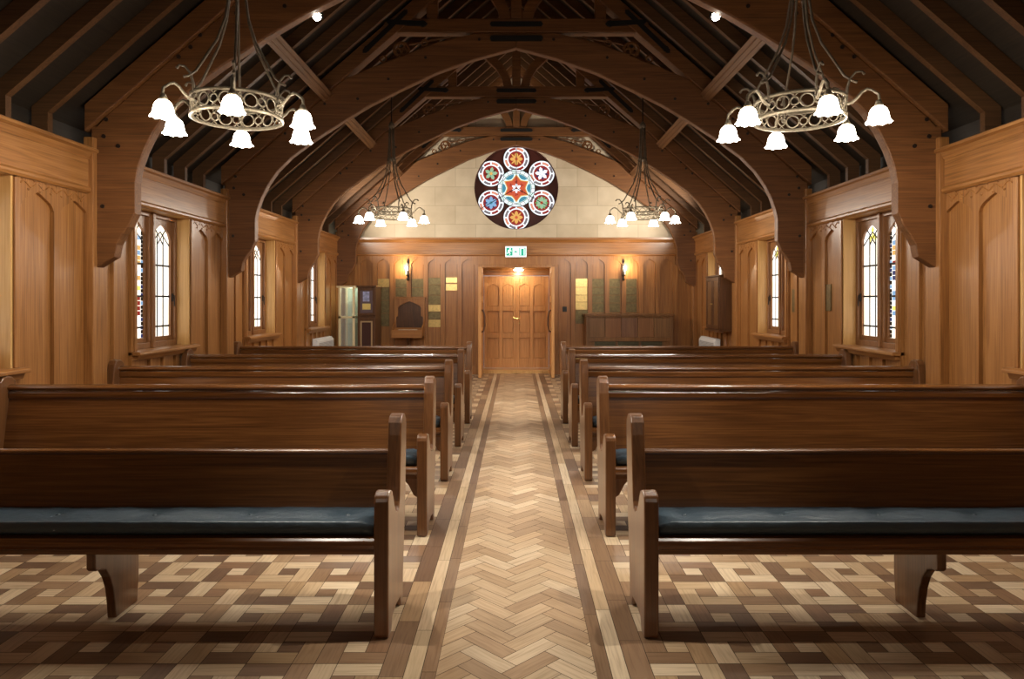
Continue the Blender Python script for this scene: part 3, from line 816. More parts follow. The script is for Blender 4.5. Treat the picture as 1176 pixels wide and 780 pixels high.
# ------------------------------------------------------------------ trusses
UND = [(0, 4.477), (.25, 4.412), (.50, 4.343), (.96, 4.18), (1.41, 3.965), (1.77, 3.785), (2.08, 3.60), (2.45, 3.36), (2.727, 3.155), (2.90, 2.98),
       (3.016, 2.81), (3.09, 2.66), (3.14, 2.52), (3.165, 2.40), (3.165, 2.14), (3.185, 2.10), (3.215, 2.03), (3.27, 1.96), (3.315, 1.88), (3.335, 1.78), (3.41, 1.735), (3.48, 1.69), (3.53, 1.71)]
def lowp(x): return 2.87 + (3.6 - x)*.87 - .09     # underside of principal (unscaled)
def truss():
    root = empty('roof_truss')
    for sx in (-1, 1):
        und = [sc(p) for p in UND]
        upp = []
        for x, z in UND:
            if x < .75: u = (x, 4.657)
            elif x <= 1.9: u = (x, 4.63 - (x - .75)*(4.63 - lowp(1.98))/(1.15))
            else: u = (x, lowp(x))
            if x > 3.45: u = (x, lowp(3.5))
            upp.append(sc(u))
        mb = MB().strip([(sx*x, z) for x, z in und], [(sx*x, z) for x, z in upp], .0, .10, 'XZ')
        # cleaned: weld duplicate section walls
        br = mb.build('arch_brace', M['beam_x'], root)
        bm = bmesh.new(); bm.from_mesh(br.data)
        bmesh.ops.remove_doubles(bm, verts=bm.verts[:], dist=1e-5)
        inner = [f for f in bm.faces if abs(f.normal.x) > .999 and len(f.verts) == 4 and all(len([g_ for g_ in e.link_faces]) > 2 for e in f.edges if abs((e.verts[0].co - e.verts[1].co).y) < 1e-4)]
        bmesh.ops.delete(bm, geom=inner, context='FACES')
        seen = {}
        dup = []
        for f in bm.faces:
            key = tuple(sorted(v.index for v in f.verts))
            if key in seen: dup.append(f)
            seen[key] = f
        bmesh.ops.delete(bm, geom=dup, context='FACES')
        bmesh.ops.recalc_face_normals(bm, faces=bm.faces[:])
        bm.to_mesh(br.data); bm.free()
        bv = br.modifiers.new('bevel', 'BEVEL'); bv.width = .012; bv.segments = 2; bv.limit_method = 'ANGLE'; bv.angle_limit = math.radians(50)
        # principal rafter
        x0, x1 = 3.56, .0
        pts = [sc((x0, lowp(x0))), sc((x1, lowp(x1))), sc((x1, lowp(x1) + .22)), sc((x0, lowp(x0) + .22))]
        MB().prism([(sx*a, b) for a, b in pts], -.04, .14, 'XZ').build('principal_rafter', M['beam_x'], root, bevel=.008)
        # spandrel tracery: ring with cusps and corner mouldings
        tr = MB()
        c = sc((1.40, 4.47)); c = (sx*c[0], c[1])
        tr.ring((c[0], .05, c[1]), .088, .014, 'Y', 24, 6)
        for q in range(3):
            a = PI/2 + q*2*PI/3
            tr.ring((c[0] + .036*math.cos(a), .05, c[1] + .036*math.sin(a)), .038, .010, 'Y', 14, 6)
        e1 = sc((1.12, 4.55)); e2 = sc((1.62, 4.36))
        tr.ring((sx*e1[0], .05, e1[1] + .008), .036, .010, 'Y', 14, 6)
        tr.ring((sx*e2[0], .05, e2[1]), .036, .010, 'Y', 14, 6)
        ta = sc((.80, 4.63)); tb = sc((1.90, 4.19)); tc = sc((1.53, 4.55))
        tr.tube([(sx*ta[0], .05, ta[1]), (sx*(c[0]*sx - .09), .05, c[1] + .06)], .011, 6)
        tr.build('spandrel_tracery', M['beam_x'], root)
        # queen post and curved strut above the collar
        z0 = sc((0, 4.82))[1]
        MB().box(sx*.92, sx*1.05, .0, .10, z0, roof_z(1.0) + .05).build('queen_post', M['beam_x'], root, bevel=.01)
        lo = [(.06, z0), (.10, z0 + .16), (.20, z0 + .34), (.42, z0 + .56), (.52, z0 + .66)]
        hi = [(.19, z0), (.22, z0 + .13), (.31, z0 + .28), (.50, z0 + .46), (.62, z0 + .56)]
        hi = [(a, b) for a, b in hi]
        MB().strip([(sx*a, b) for a, b in lo], [(sx*a, b) for a, b in hi], .0, .10, 'XZ').build('curved_strut', M['beam_x'], root)
        # iron straps
        def seg(p, q, w, y0=-.052, y1=-.038):
            p, q = Vector(sc(p)), Vector(sc(q)); d = (q - p).normalized(); n = Vector((-d.y, d.x))*w/2
            e = d*w*.5
            return [p + n, p - e, p - n, q - n, q + e, q + n]
        st = MB()
        st.prism([(sx*v[0], v[1]) for v in seg((1.33, 4.90), (1.83, 4.42), .055)], -.050, -.036, 'XZ')
        st.prism([(sx*v[0], v[1]) for v in seg((1.54, 4.775), (1.10, 4.755), .055)], -.050, -.020, 'XZ')
        st.disc((sx*sc((1.13, 0))[0], sc((0, 4.755))[1]), .036, -.052, -.02, 12)
        st.disc((sx*sc((1.80, 0))[0], sc((0, 4.45))[1]), .034, -.052, -.036, 12)
        st.build('iron_strap', M['strap'], root)
        for (x, z) in ((2.32, 3.80), (2.52, 3.74), (2.44, 3.92), (2.62, 3.62), (2.80, 3.44), (2.70, 3.52), (3.30, 2.70), (3.42, 2.78), (3.40, 2.92), (3.43, 2.20), (1.55, 4.10), (.45, 4.58), (1.1, 4.36), (1.92, 3.86)):
            p = sc((x, z))
            zz = p[1]
            MB().disc((sx*p[0], zz), .017, -.008, .004, 8).build('peg', M['peg'], root)
    z0, z1 = sc((0, 4.657))[1], sc((0, 4.825))[1]
    x1 = sc((1.60, 0))[0]
    mb = MB().box(-x1, x1, -.02, .12, z0, z1)
    mb.box(-sc((1.45, 0))[0], sc((1.45, 0))[0], -.028, .0, z0 - .0, z0 + .022)
    mb.build('collar_beam', M['beam_x'], root, bevel=.006)
    MB().box(-.065, .065, -.015, .115, z1, RIDGE + .02).build('king_post', M['beam_x'], root, bevel=.01)
    for zc in (sc((0, 4.755))[1], sc((0, 4.585))[1]):
        p = [(-.29, zc - .028), (.29, zc - .028), (.31, zc), (.29, zc + .028), (-.29, zc + .028), (-.31, zc)]
        MB().prism(p, -.040, -.0, 'XZ').build('iron_strap', M['strap'], root)
    return root
t0_ = truss()
for k, y in enumerate(TR):
    t = t0_ if k == 0 else copy_tree(t0_)
    t.location = (0, y if k < 3 else y - .06, 0)
    tag(t, ['arched oak roof truss nearest the viewer, feet just before the first full side windows', 'second arched oak roof truss, its collar and iron straps crossing the photo top',
            'third arched oak roof truss, just beyond the far pair of chandeliers', 'last arched oak roof truss, standing against the sandstone gable'][k], 'roof truss', 'arched roof trusses')

# ------------------------------------------------------------------ roof spotlights
for sx in (-1, 1):
    root = empty('spotlight', (sx*SPOT_X, TR[0] + .10, SPOT_Z))
    MB().box(-.03, .03, 0, .02, -.03, .05).box(-.008, .008, .02, .035, -.07, .03).build('bracket', M['strap'], root)
    mb = MB().lathe([(.0, .0), (.038, .0), (.040, .07), (.0, .07)], seg=16)
    point('roof_spot_glow', (sx*SPOT_X, TR[0] + .12, SPOT_Z - .08), 3.5, WARM, .02)
    hd = mb.build('lamp_head', M['strap'], root); hd.location = (0, .05, -.075); hd.rotation_euler = (math.radians(-62), 0, 0)
    ln = MB().lathe([(.0, .0), (.034, .0), (.030, -.012), (.016, -.020), (0, -.022)], seg=16).build('lamp_lens', emis('spot_lens_lit', (1, .9, .75, 1), 60), hd)
    tag(root, f'small lit spotlight on the {names[sx]} side of the nearest roof truss', 'spotlight', 'roof spotlights')

for sx in (-1, 1):
    root = empty('spotlight', (sx*3.27, 11.72, Z_CT + .045))
    MB().box(-.03, .03, -.03, .03, 0, .02).tube([(0, 0, .02), (0, 0, .10)], .008, 6).build('bracket', M['strap'], root)
    hd = MB().lathe([(.0, .0), (.030, .0), (.032, .08), (.0, .08)], seg=16).build('lamp_head', M['strap'], root); hd.location = (0, -.02, .10); hd.rotation_euler = (math.radians(110), 0, math.radians(sx*50))
    MB().lathe([(.0, .0), (.026, .0), (.022, -.01), (0, -.015)], seg=16).build('lamp_lens', emis('wash_lens_lit', (1, .9, .75, 1), 30), hd)
    tag(root, f'tiny spotlight standing on the {names[sx]} wall cornice near the far corner', 'spotlight', 'cornice spotlights')

# ------------------------------------------------------------------ chandeliers
def chandelier():
    root = empty('chandelier')
    R = .265; z0, z1 = 2.54, 2.65
    mb = MB()
    for z in (z0, z1):
        n = 48; pr = [(R - .004, z - .010), (R + .008, z - .010), (R + .008, z + .010), (R - .004, z + .010), (R - .004, z - .010)]
        mb.lathe(pr, seg=n)
    nm = 12
    for k in range(nm * 2):
        a = 2*PI*(k + .5)/(nm*2)
        big = (k % 2 == 0)
        rr = .039 if big else .024
        m = len(mb.v)
        mb.ring((0, 0, 0), rr, .005, 'X', 16, 5)
        for i in range(m, len(mb.v)):
            x, y, z = mb.v[i]
            aa = a + y / R
            mb.v[i] = ((R + x)*math.cos(aa), (R + x)*math.sin(aa), z + (z0 + z1)/2)
        if not big:
            for dz in (-.036, .036):
                mb.tube([((R)*math.cos(a + s_*.06), R*math.sin(a + s_*.06), (z0+z1)/2 + dz*(1.25 if s_ else .8)) for s_ in (-1, 0, 1)], .004, 5)
    mb.build('filigree_ring', M['pewter'], root, smooth=True)
    # fitting loop and hub
    RA = .44; zb = 2.565
    arm = shade = None
    for k in range(6):
        a = math.radians(-12 + 60*k)
        if k == 0:
            mb = MB()
            pts = [(R, 0, 2.60), (R + .03, 0, 2.605), (R + .06, 0, 2.63), (R + .085, 0, 2.66), (R + .115, 0, 2.675), (R + .14, 0, 2.665), (RA - .0, 0, 2.635), (RA + .004, 0, 2.60), (RA, 0, 2.58)]
            mb.tube(pts, [.011, .010, .009, .009, .009, .009, .009, .009, .009], 8)
            mb.lathe([(.0, 2.600), (.014, 2.598), (.018, 2.585), (.024, 2.575), (.026, 2.562), (.0, 2.560)], (RA, 0, 0), 14)
            arm = mb.build('lamp_arm', M['pewter'], root, smooth=True)
            def wave(r, z, an, j):
                f = max(0, j - 4) / 3.0
                return r + .0028*f*math.cos(9*an), z - .0028*f*math.cos(9*an)
            pr = [(r_*.88, z_*.94) for r_, z_ in [(.018, .002), (.034, -.003), (.050, -.018), (.059, -.038), (.063, -.060), (.067, -.078), (.074, -.092), (.084, -.101), (.081, -.101), (.064, -.078), (.059, -.060), (.054, -.038), (.045, -.020), (.022, -.006)]]
            mb = MB().lathe(pr, (RA, 0, 2.563), 32, wave)
            shade = mb.build('lamp_shade', M['shade'], arm, smooth=True)
            bulb = MB().lathe([(0, -.03), (.012, -.032), (.020, -.046), (.021, -.060), (.014, -.074), (0, -.080)], (RA, 0, 2.563), 14).build('bulb', emis('bulb_lit', (1, .9, .72, 1), 25), arm, smooth=True)
            cur = arm
        else:
            cur = copy_tree(arm, root)
        cur.rotation_euler = (0, 0, a)
    for k in range(6):
        a = math.radians(-12 + 60*k)
        mb = MB()
        pts = [(R, 0, 2.62), (R + .006, 0, 2.70), (R + .022, 0, 2.752), (R + .052, 0, 2.785), (R + .085, 0, 2.785), (R + .10, 0, 2.765)]
        mb.tube(pts, [.009, .009, .008, .007, .007, .009], 6)
        pts = [(R + .060, 0, 2.725), (R + .035, 0, 2.735), (R - .01, 0, 2.775), (.20, 0, 2.87), (.125, 0, 3.00), (.075, 0, 3.15), (.05, 0, 3.32), (.036, 0, 3.55), (.028, 0, 3.78)]
        mb.tube(pts, [.010, .007, .008, .008, .008, .008, .008, .008, .008], 6)
        o = mb.build('scroll_strap', M['iron'] if False else M['pewter2'], root, smooth=True); o.rotation_euler = (0, 0, a)
    mb = MB().lathe([(0, 3.30), (.045, 3.31), (.052, 3.33), (.045, 3.35), (0, 3.36)], seg=16)
    mb.lathe([(0, 3.74), (.034, 3.75), (.044, 3.78), (.034, 3.81), (.012, 3.84), (0, 3.84)], seg=16)
    mb.build('hub', M['pewter2'], root, smooth=True)
    MB().tube([(0, 0, 3.80), (0, 0, roof_z(1.7) - .03)], .009, 8).build('hanging_rod', M['iron'], root)
    MB().lathe([(0, 0), (.05, 0), (.06, .03), (.06, .08), (0, .08)], (0, 0, roof_z(1.7) - .06), 16).build('ceiling_rose', M['iron'], root)
    return root
M['pewter2'] = plain('chandelier_strap_metal', lin((112, 100, 84)), 0.55, 0.4, noise=0.25)
ch = chandelier()
spots = [(-1.72, 4.365, 'left'), (1.76, 4.40, 'right'), (-1.69, 9.58, 'left'), (1.71, 9.58, 'right')]
for k, (x, y, side) in enumerate(spots):
    c = ch if k == 0 else copy_tree(ch)
    c.location = (x, y, 0)
    tag(c, (f'large near metal ring chandelier with six lit bells at upper {side}' if k < 2 else
            f'smaller-looking far ring chandelier with six lit bells on the {side} before the sandstone gable'), 'chandelier', 'ring chandeliers')
    c.rotation_euler = (0, 0, math.radians((0, 40, 12, 12)[k]))
    for q in range(6):
        a = math.radians(-12 + 60*q) + c.rotation_euler[2]
        point('chandelier_bulb_light', (x + .44*math.cos(a), y + .44*math.sin(a), 2.448), P_BULB * (1.0 if k < 2 else .8), WARM, .03)

# ------------------------------------------------------------------ pews
def pew_end(th):
    """end panel: y from the front, z up; arm in front, tall post behind"""
    P = [(.012, 0), (.0, .012), (.0, .575), (.008, .597), (.028, .610), (.06, .612), (.10, .600), (.13, .565), (.16, .52), (.20, .482),
         (.235, .470), (.268, .476), (.285, .50), (.296, .56), (.312, .70), (.326, .82), (.338, .885), (.362, .917), (.40, .925), (.445, .915), (.478, .885),
         (.488, .85), (.470, .60), (.448, .42), (.41, .25), (.385, .12), (.385, .02), (.37, .0), (.33, .0), (.30, .05), (.20, .06), (.10, .05), (.075, .0)]
    return P
def cushion(mb, x0, x1, y0, y1, z0, z1, buttons):
    nx = max(20, int((x1 - x0)/.045)); prof = []
    # closed cross-section: (y, z, t) t=1 on the top
    sec = [(y0 + .015, z0, 0), (y0, z0 + .012, 0), (y0 - .005, (z0 + z1)/2, 0), (y0 - .002, z1 - .010, .1), (y0 + .002, z1 - .001, .2), (y0 + .008, z1 + .002, .4), (y0 + .014, z1 - .001, .7), (y0 + .06, z1 + .001, 1), (y0 + .12, z1 + .001, 1), (y0 + .18, z1 - .004, 1), (y0 + .24, z1 - .010, 1),
           (y1 - .06, z1 - .016, 1), (y1 - .012, z1 - .024, .6), (y1, z0 + .03, 0), (y1 - .01, z0, 0)]
    n = len(mb.v); k = len(sec)
    for i in range(nx + 1):
        x = x0 + (x1 - x0)*i/nx
        e = min(x - x0, x1 - x); sh = 1 - max(0, (0.025 - e)/.025)*.25
        for (y, z, t) in sec:
            d = 0
            for bx_, by_ in buttons:
                r2 = ((x - bx_)**2)/(.05**2) + ((y - by_)**2)/(.05**2)
                d += .020*math.exp(-r2)
                d += .005*math.exp(-((x - bx_)**2)/(.03**2))*t
            d += .003*math.sin(x*23 + y*30)*t + .002*math.sin(x*61)*t
            mb.v.append((x, y, z0 + (z - z0)*sh - d*t))
    for i in range(nx):
        for j in range(k):
            q = (j + 1) % k
            mb.quad(n + i*k + j, n + (i+1)*k + j, n + (i+1)*k + q, n + i*k + q)
    mb.quad(*[n + j for j in range(k)]); mb.quad(*[n + nx*k + j for j in reversed(range(k))])
def pew(sx, front):
    """origin at the foot of the aisle end's front edge"""
    root = empty('pew')
    xa, xb = .535, 3.395
    th = .062
    low = front
    P = pew_end(th)
    if low: P = [(y, z if z < .62 else .62 + (z - .62)*(.885 - .62)/(.925 - .62)) for y, z in P]
    def EX(a, b, name, mat):
        mb = MB().prism(P, sx*a, sx*b, 'YZ')
        return mb.build(name, mat, root, bevel=.017, bseg=3)
    EX(xa, xa + th, 'aisle_end', M['pew_z'])
    EX(xb - th, xb, 'wall_end', M['pew_z'])
    x0, x1 = xa + th - .004, xb - th + .004
    # seat with rounded nosing and returned corners
    mb = MB()
    sec = [(.030, .366), (.012, .374), (.002, .390), (.004, .408), (.018, .418), (.05, .421), (.40, .402), (.40, .380), (.06, .395), (.05, .366)]
    mb.prism(sec, sx*(x0 - .020), sx*(x1 + .02), 'YZ')
    mb.build('seat', M['pew_x'], root, smooth=False, bevel=.004)
    mb = MB().prism([(.045, .34), (.065, .34), (.065, .39), (.045, .39)], sx*x0, sx*x1, 'YZ')
    mb.build('seat_rail', M['pew_x'], root)
    def lean(z): return .345 + (z - .40)*.18      # front face of the back board
    zt = .690 if low else .80
    mb = MB().prism([(lean(.38), .36), (lean(.38) + .022, .36), (lean(zt) + .022, zt), (lean(zt), zt)], sx*x0, sx*x1, 'YZ')
    mb.build('backrest', M['pew_x'], root)
    if low:
        c = (lean(.70) + .008, .700)
        mb = MB().prism([(c[0] + .022*math.cos(a_), c[1] + .014*math.sin(a_)) for a_ in [2*PI*i/12 for i in range(12)]], sx*x0, sx*x1, 'YZ')
        mb.build('top_rail', M['pew_x'], root)
    else:
        y = lean(.80)
        mb = MB().prism([(y - .012, .775), (y + .03, .775), (y + .03, .822), (y - .008, .822), (y - .016, .812), (y - .016, .785)], sx*x0, sx*x1, 'YZ')
        mb.build('back_moulding', M['pew_x'], root)
        c = (y + .012, .845)
        mb = MB().prism([(c[0] + .036*math.cos(a_), c[1] + .0215*math.sin(a_)) for a_ in [2*PI*i/14 for i in range(14)]], sx*x0, sx*x1, 'YZ')
        mb.build('top_rail', M['pew_x'], root)
        g_ = MB().prism([(sx*(x0), .385), (sx*(x0 + .11), .385), (sx*(x0 + .10), .345), (sx*(x0 + .06), .30), (sx*(x0 + .03), .24), (sx*(x0), .22)], .05, .085, 'XZ')
        g_.build('bracket', M['pew_z'], root)
    # middle supporting leg
    lp = [(.05, .385), (.05, .275), (.062, .262), (.09, .262), (.125, .245), (.16, .20), (.185, .14), (.20, .06), (.205, .0), (.385, .0), (.40, .12), (.40, .385)]
    xm = 1.81
    MB().prism(lp, sx*(xm - .02), sx*(xm + .02), 'YZ').build('middle_leg', M['pew_z'], root, bevel=.005)
    mb = MB()
    btn = [(sx*x, .19) for x in [.75 + .43*k for k in range(7) if .75 + .43*k < 3.3]]
    if sx > 0: cushion(mb, x0 + .015, x1 - .015,   .030, .345, .424, .482, btn)
    else: cushion(mb, -(x1 - .015), -(x0 + .015),   .030, .345, .424, .482, btn)
    cu = mb.build('seat_cushion', M['leather'], None, smooth=True)
    bt = MB()
    for bx_, by_ in btn: bt.lathe([(0, .008), (.009, .005), (.013, -.002)], (bx_, by_, .462), 10)
    b_ = bt.build('buttons', M['leather'], cu, smooth=True)
    return root, cu
ROWS = [2.96, 4.24, 5.54, 6.84, 8.14]
rown = ['front', 'second', 'third', 'fourth', 'rearmost']
for sx in (-1, 1):
    fr, fc = pew(sx, True)
    pr, pc = pew(sx, False)
    for k, y in enumerate(ROWS):
        if k == 0: p, c = fr, fc
        elif k == 1: p, c = pr, pc
        else: p, c = copy_tree(pr), copy_tree(pc)
        p.location = (0, y, 0); c.location = (0, y, 0)
        extra = ['with a low back', 'with a high moulded back', 'with a high back', 'showing mainly its back rail', 'nearest the doors'][k]
        tag(p, f'dark oak pew {extra}, {rown[k]} row {names[sx]} of the aisle', 'pew', 'oak pews')
        tag(c, f'dark blue leather cushion lying on the {rown[k]} pew {names[sx]} of the aisle', 'cushion', 'pew cushions')

# ------------------------------------------------------------------ end-wall furnishings
def PX(px): return (px - 593)/59.8
def PZ_(py): return H + (345 - py)/59.8
# memorial plates
def plate(x0, x1, z0, z1, mat, label, group, wall='back', xw=None):
    mb = MB()
    if wall == 'back':
        mb.box(x0, x1, D - .012, D + .02, z0 + .004, z1 - .004)
    else:
        mb.box(xw, xw + .012 * (1 if xw < 0 else -1), x0, x1, z0 + .004, z1 - .004)
    o = mb.build('memorial_plate', mat, bevel=.002)
    tag(o, label, 'plaque', group); return o
cols_ = [
    (434, 447, [(320, 330, 'brass'), (330, 345, 'bronze'), (345, 360, 'bronze'), (360, 375, 'bronze')], 'beside the notice cabinet'),
    (454.5, 467, [(320, 330.5, 'bronze'), (330.5, 341, 'bronze')], 'above the wall desk, left of its sconce'),
    (473, 486.5, [(320, 330.5, 'bronze'), (330.5, 341, 'bronze')], 'above the wall desk, right of its sconce'),
    (492, 506, [(319, 327, 'bronze'), (327, 339, 'bronze'), (339, 350, 'bronze'), (350, 358, 'brass'), (358, 367, 'bronze'), (367, 376, 'brass')], 'in the column right of the wall desk'),
    (512, 525, [(318.5, 325, 'brass'), (326, 334, 'brass')], 'of the bright pair left of the doorway'),
    (661, 674.5, [(320, 330, 'brass'), (330, 339, 'brass'), (339, 347, 'brass'), (347, 356, 'brass'), (356, 372, 'bronze')], 'in the column next to the black switch'),
    (680, 693.5, [(320, 330, 'bronze'), (330, 339, 'bronze'), (339, 348, 'bronze'), (348, 359, 'bronze')], 'above the left end of the oak chest'),
    (699, 712, [(320, 330, 'bronze'), (330, 339, 'bronze'), (339, 348, 'bronze'), (348, 359, 'bronze')], 'in the column left of the right sconce'),
    (718, 731, [(320, 330, 'bronze'), (330, 339, 'bronze'), (339, 348, 'bronze'), (348, 359, 'bronze')], 'in the column right of the right sconce'),
]
ordn = ['topmost', 'second from top', 'third from top', 'fourth from top', 'fifth from top', 'lowest']
for x0, x1, rows, where in cols_:
    for i, (ya, yb, mt) in enumerate(rows):
        w_ = 'lowest' if (i == len(rows) - 1 and i > 0) else ordn[i]
        plate(PX(x0), PX(x1), PZ_(yb), PZ_(ya), M[mt], f'{"bright brass" if mt == "brass" else "dark bronze"} memorial plate, {w_} {where}', 'memorial plates on the end wall')
# plates on the right side wall
for (ya, yb, z0, z1, lab) in ((7.72, 7.92, 1.30, 1.60, 'pale metal plate on the right wall beyond the first window'),
                              (8.62, 8.80, 1.27, 1.56, 'tall narrow metal plate on the right wall, before the second window'),
                              (8.42, 8.56, 1.38, 1.62, 'shorter metal plate on the right wall, behind the second truss foot')):
    plate(ya, yb, z0, z1, M['bronze'], lab, 'plates on the right wall', 'side', W + .017)

# wall sconces
for sx, x in ((-1, PX(469)), (1, PX(715.5))):
    root = empty('wall_sconce', (x, D - .030, 1.98))
    mb = MB().box(-.018, .018, -.012, 0, -.17, .20); mb.prism([(-.03, .16), (.03, .16), (.018, .22), (0, .245), (-.018, .22)], -.012, 0, 'XZ')
    mb.build('backplate', M['iron'], root, bevel=.003)
    mb = MB().tube([(0, -.01, -.10), (0, -.05, -.13), (0, -.08, -.10), (0, -.085, -.06)], .009, 8)
    mb.lathe([(0, -.19), (.018, -.18), (.026, -.155), (.016, -.13), (.012, -.10), (.03, -.085), (.032, -.07), (0, -.07)], (0, -.05, 0), 14)
    mb.build('arm', M['iron'], root, smooth=True)
    MB().lathe([(0, -.07), (.012, -.07), (.012, .0), (0, .0)], (sx*.02, -.085, 0), 12).build('candle_tube', M['paper'], root)
    MB().lathe([(0, .0), (.016, .01), (.022, .035), (.016, .07), (.004, .10), (0, .105)], (sx*.02, -.085, 0), 14).build('bulb', emis('sconce_bulb_lit', (1, .82, .55, 1), 40), root, smooth=True)
    tag(root, f'black iron candle sconce with a lit bulb on the end wall {"left" if sx < 0 else "right"} of the doors', 'wall lamp', 'wall sconces')
    point('sconce_light', (x + sx*.05, D - .16, 2.06), 9, VWARM, .02)

# exit sign
root = empty('exit_sign', (PX(592.5)*.99, D - .10, 2.24))
MB().box(-.205, .205, 0, .05, 0, .215).build('housing', M['white'], root, bevel=.006)
mb = MB().box(-.195, .195, -.004, .0, .012, .203); mb.build('lit_face', emis('exit_white', (.9, 1, .96, 1), 1.5), root)
mb = MB()
for a, b in ((-.185, -.062), (.062, .185)): mb.box(a, b, -.007, -.004, .03, .185)
mb.build('green_panel', emis('exit_green', (.02, .36, .22, 1), 1.1), root)
mb = MB()   # running figure, door outline and arrow
mb.disc((-.112, .160), .013, -.010, -.007, 12)
for seg_ in ([(-.118, .145), (-.132, .105)], [(-.132, .105), (-.112, .078)], [(-.112, .078), (-.120, .045)], [(-.132, .105), (-.150, .080)], [(-.150, .080), (-.172, .078)], [(-.120, .140), (-.098, .118)], [(-.098, .118), (-.082, .128)], [(-.122, .140), (-.148, .128)], [(-.148, .128), (-.152, .108)]):
    mb.tube([(p[0], -.009, p[1]) for p in seg_], .006, 6)
for a, b, c, d in ((.085, .095, .04, .175), (.152, .162, .04, .175), (.085, .162, .167, .175)): mb.box(a, b, -.010, -.007, c, d)
mb.build('running_figure', emis('exit_figure', (.95, 1, .97, 1), 1.8), root)
mb = MB().prism([(-.035, .107), (.0, .140), (.0, .118), (.035, .118), (.035, .096), (0, .096), (0, .074)], -.007, -.004, 'XZ')
mb.build('arrow', emis('exit_arrow', (.02, .36, .22, 1), 1.1), root)
tag(root, 'green and white illuminated exit sign with a running figure above the doorway', 'exit sign')
# light in the doorway head
root = empty('ceiling_light', (.04, D + .32, dtop))
MB().lathe([(0, 0), (.12, 0), (.12, -.012), (.105, -.018), (0, -.018)], seg=28).build('lamp_rim', M['brass'], root)
MB().lathe([(.0, -.018), (.10, -.018), (.085, -.04), (.05, -.052), (0, -.055)], seg=28).build('diffuser', emis('door_lamp_lit', (1, .86, .62, 1), 22), root, smooth=True)
tag(root, 'round lit ceiling light in the recess above the double doors', 'ceiling light')
point('door_light', (.04, D + .32, dtop - .10), 9, VWARM, .06)

# switch
root = empty('wall_switch', (PX(648.5), D - .004, 1.25))
MB().box(-.04, .04, -.02, .02, -.05, .05).build('housing', M['black'], root, bevel=.005)
MB().box(-.012, .012, -.026, -.02, -.02, .02).build('rocker', M['strap'], root)
tag(root, 'small black switch box on the panelling right of the doorway', 'switch')

# arched wall desk
xw0, xw1 = PX(454), PX(488); xc = (xw0 + xw1)/2; w_ = xw1 - xw0
root = empty('wall_desk', (xc, D - .036, 0))
z_sh, z_ap, z_bt = 1.30, 1.40, .93
hw = w_/2 - .03
arch = [(-hw, .72), (hw, .72), (hw, 1.10), (hw - .035, 1.12), (hw - .035, z_sh - .02), (hw - .07, z_sh + .02), (.06, z_ap - .02), (0, z_ap), (-.06, z_ap - .02), (-hw + .07, z_sh + .02), (-hw + .035, z_sh - .02), (-hw + .035, 1.12), (-hw, 1.10)]
MB().holes([(-w_/2 - .01, .70), (w_/2 + .01, .70), (w_/2 + .01, 1.455), (-w_/2 - .01, 1.455)], [arch], -.05, .0, 'XZ').build('arched_surround', M['panel_v'], root, bevel=.004)
MB().box(-hw, hw, -.004, .008, .72, 1.42).build('back_panel', M['darkwood'], root)
MB().box(-w_/2 - .02, w_/2 + .02, -.065, .0, 1.455, 1.48).build('cap_moulding', M['panel_x'], root, bevel=.004)
for s_ in (-1, 1):
    MB().prism([(-.05, .72), (-.40, .72), (-.40, .86), (-.05, 1.01)], s_*(w_/2 - .02), s_*(w_/2), 'YZ').build('side_cheek', M['panel_v'], root)
MB().box(-w_/2, w_/2, -.42, -.40, .72, .87).build('front_board', M['panel_x'], root, bevel=.004)
MB().prism([(-.40, .80), (-.05, .90), (-.05, .88), (-.40, .78)], -w_/2 + .02, w_/2 - .02, 'YZ').build('sloping_top', M['panel_x'], root)
MB().box(-w_/2, w_/2, -.40, 0, .72, .74).build('base_board', M['panel_x'], root)
MB().prism([(-.28, .72), (-.05, .72), (-.05, .40), (-.09, .42), (-.14, .58), (-.28, .66)], -.025, .025, 'YZ').build('support_bracket', M['darkwood'], root)
tag(root, 'oak wall desk with an arched back and sloping tray below the left sconce', 'wall desk')
pp = MB().prism([(-.37, .813), (-.18, .867), (-.18, .869), (-.37, .815)], -.19, .17, 'YZ').build('paper_sheet', M['paper'], loc=(xc, D - .036, 0))
tag(pp, 'white sheet of paper lying on the sloping tray of the wall desk', 'paper')

# glass display case and notice cabinet
def case(x0, x1, y0, y1, z1, mat, zm, fw=.04):
    root = empty('display_case', ((x0 + x1)/2, (y0 + y1)/2, 0))
    hx, hy = (x1 - x0)/2, (y1 - y0)/2
    for a in (-1, 1):
        for b in (-1, 1): MB().box(a*hx, a*(hx - fw), b*hy, b*(hy - fw), 0, z1 - .03).build('corner_post', mat, root)
    return root, hx, hy
x0, x1 = -3.25, -2.955; y0, y1 = 12.93, 13.5
r1, hx, hy = case(x0, x1, y0, y1, 1.68, M['pale_frame'], 1.12)
MB().box(-hx - .03, hx + .015, -hy - .03, hy, 1.65, 1.685).build('top_cornice', M['pale_frame'], r1, bevel=.006)
for zc, h_ in ((.03, .06), (1.11, .035)): 
    MB().box(-hx, hx, -hy, -hy + .03, zc - h_/2, zc + h_/2).box(-hx, -hx + .03, -hy, hy, zc - h_/2, zc + h_/2).box(hx - .03, hx, -hy, hy, zc - h_/2, zc + h_/2).build('cross_rail', M['pale_frame'], r1)
MB().box(-hx, hx, hy - .012, hy, .02, 1.66).build('back_panel', plain('pale_green_backing', lin((186, 206, 190)), .5), r1)
MB().box(-hx + .03, hx - .03, -hy + .012, -hy + .016, .06, 1.65).build('glass_front', M['clear'], r1)
MB().box(hx - .016, hx - .012, -hy + .03, hy - .03, .06, 1.65).build('glass_side', M['clear'], r1)
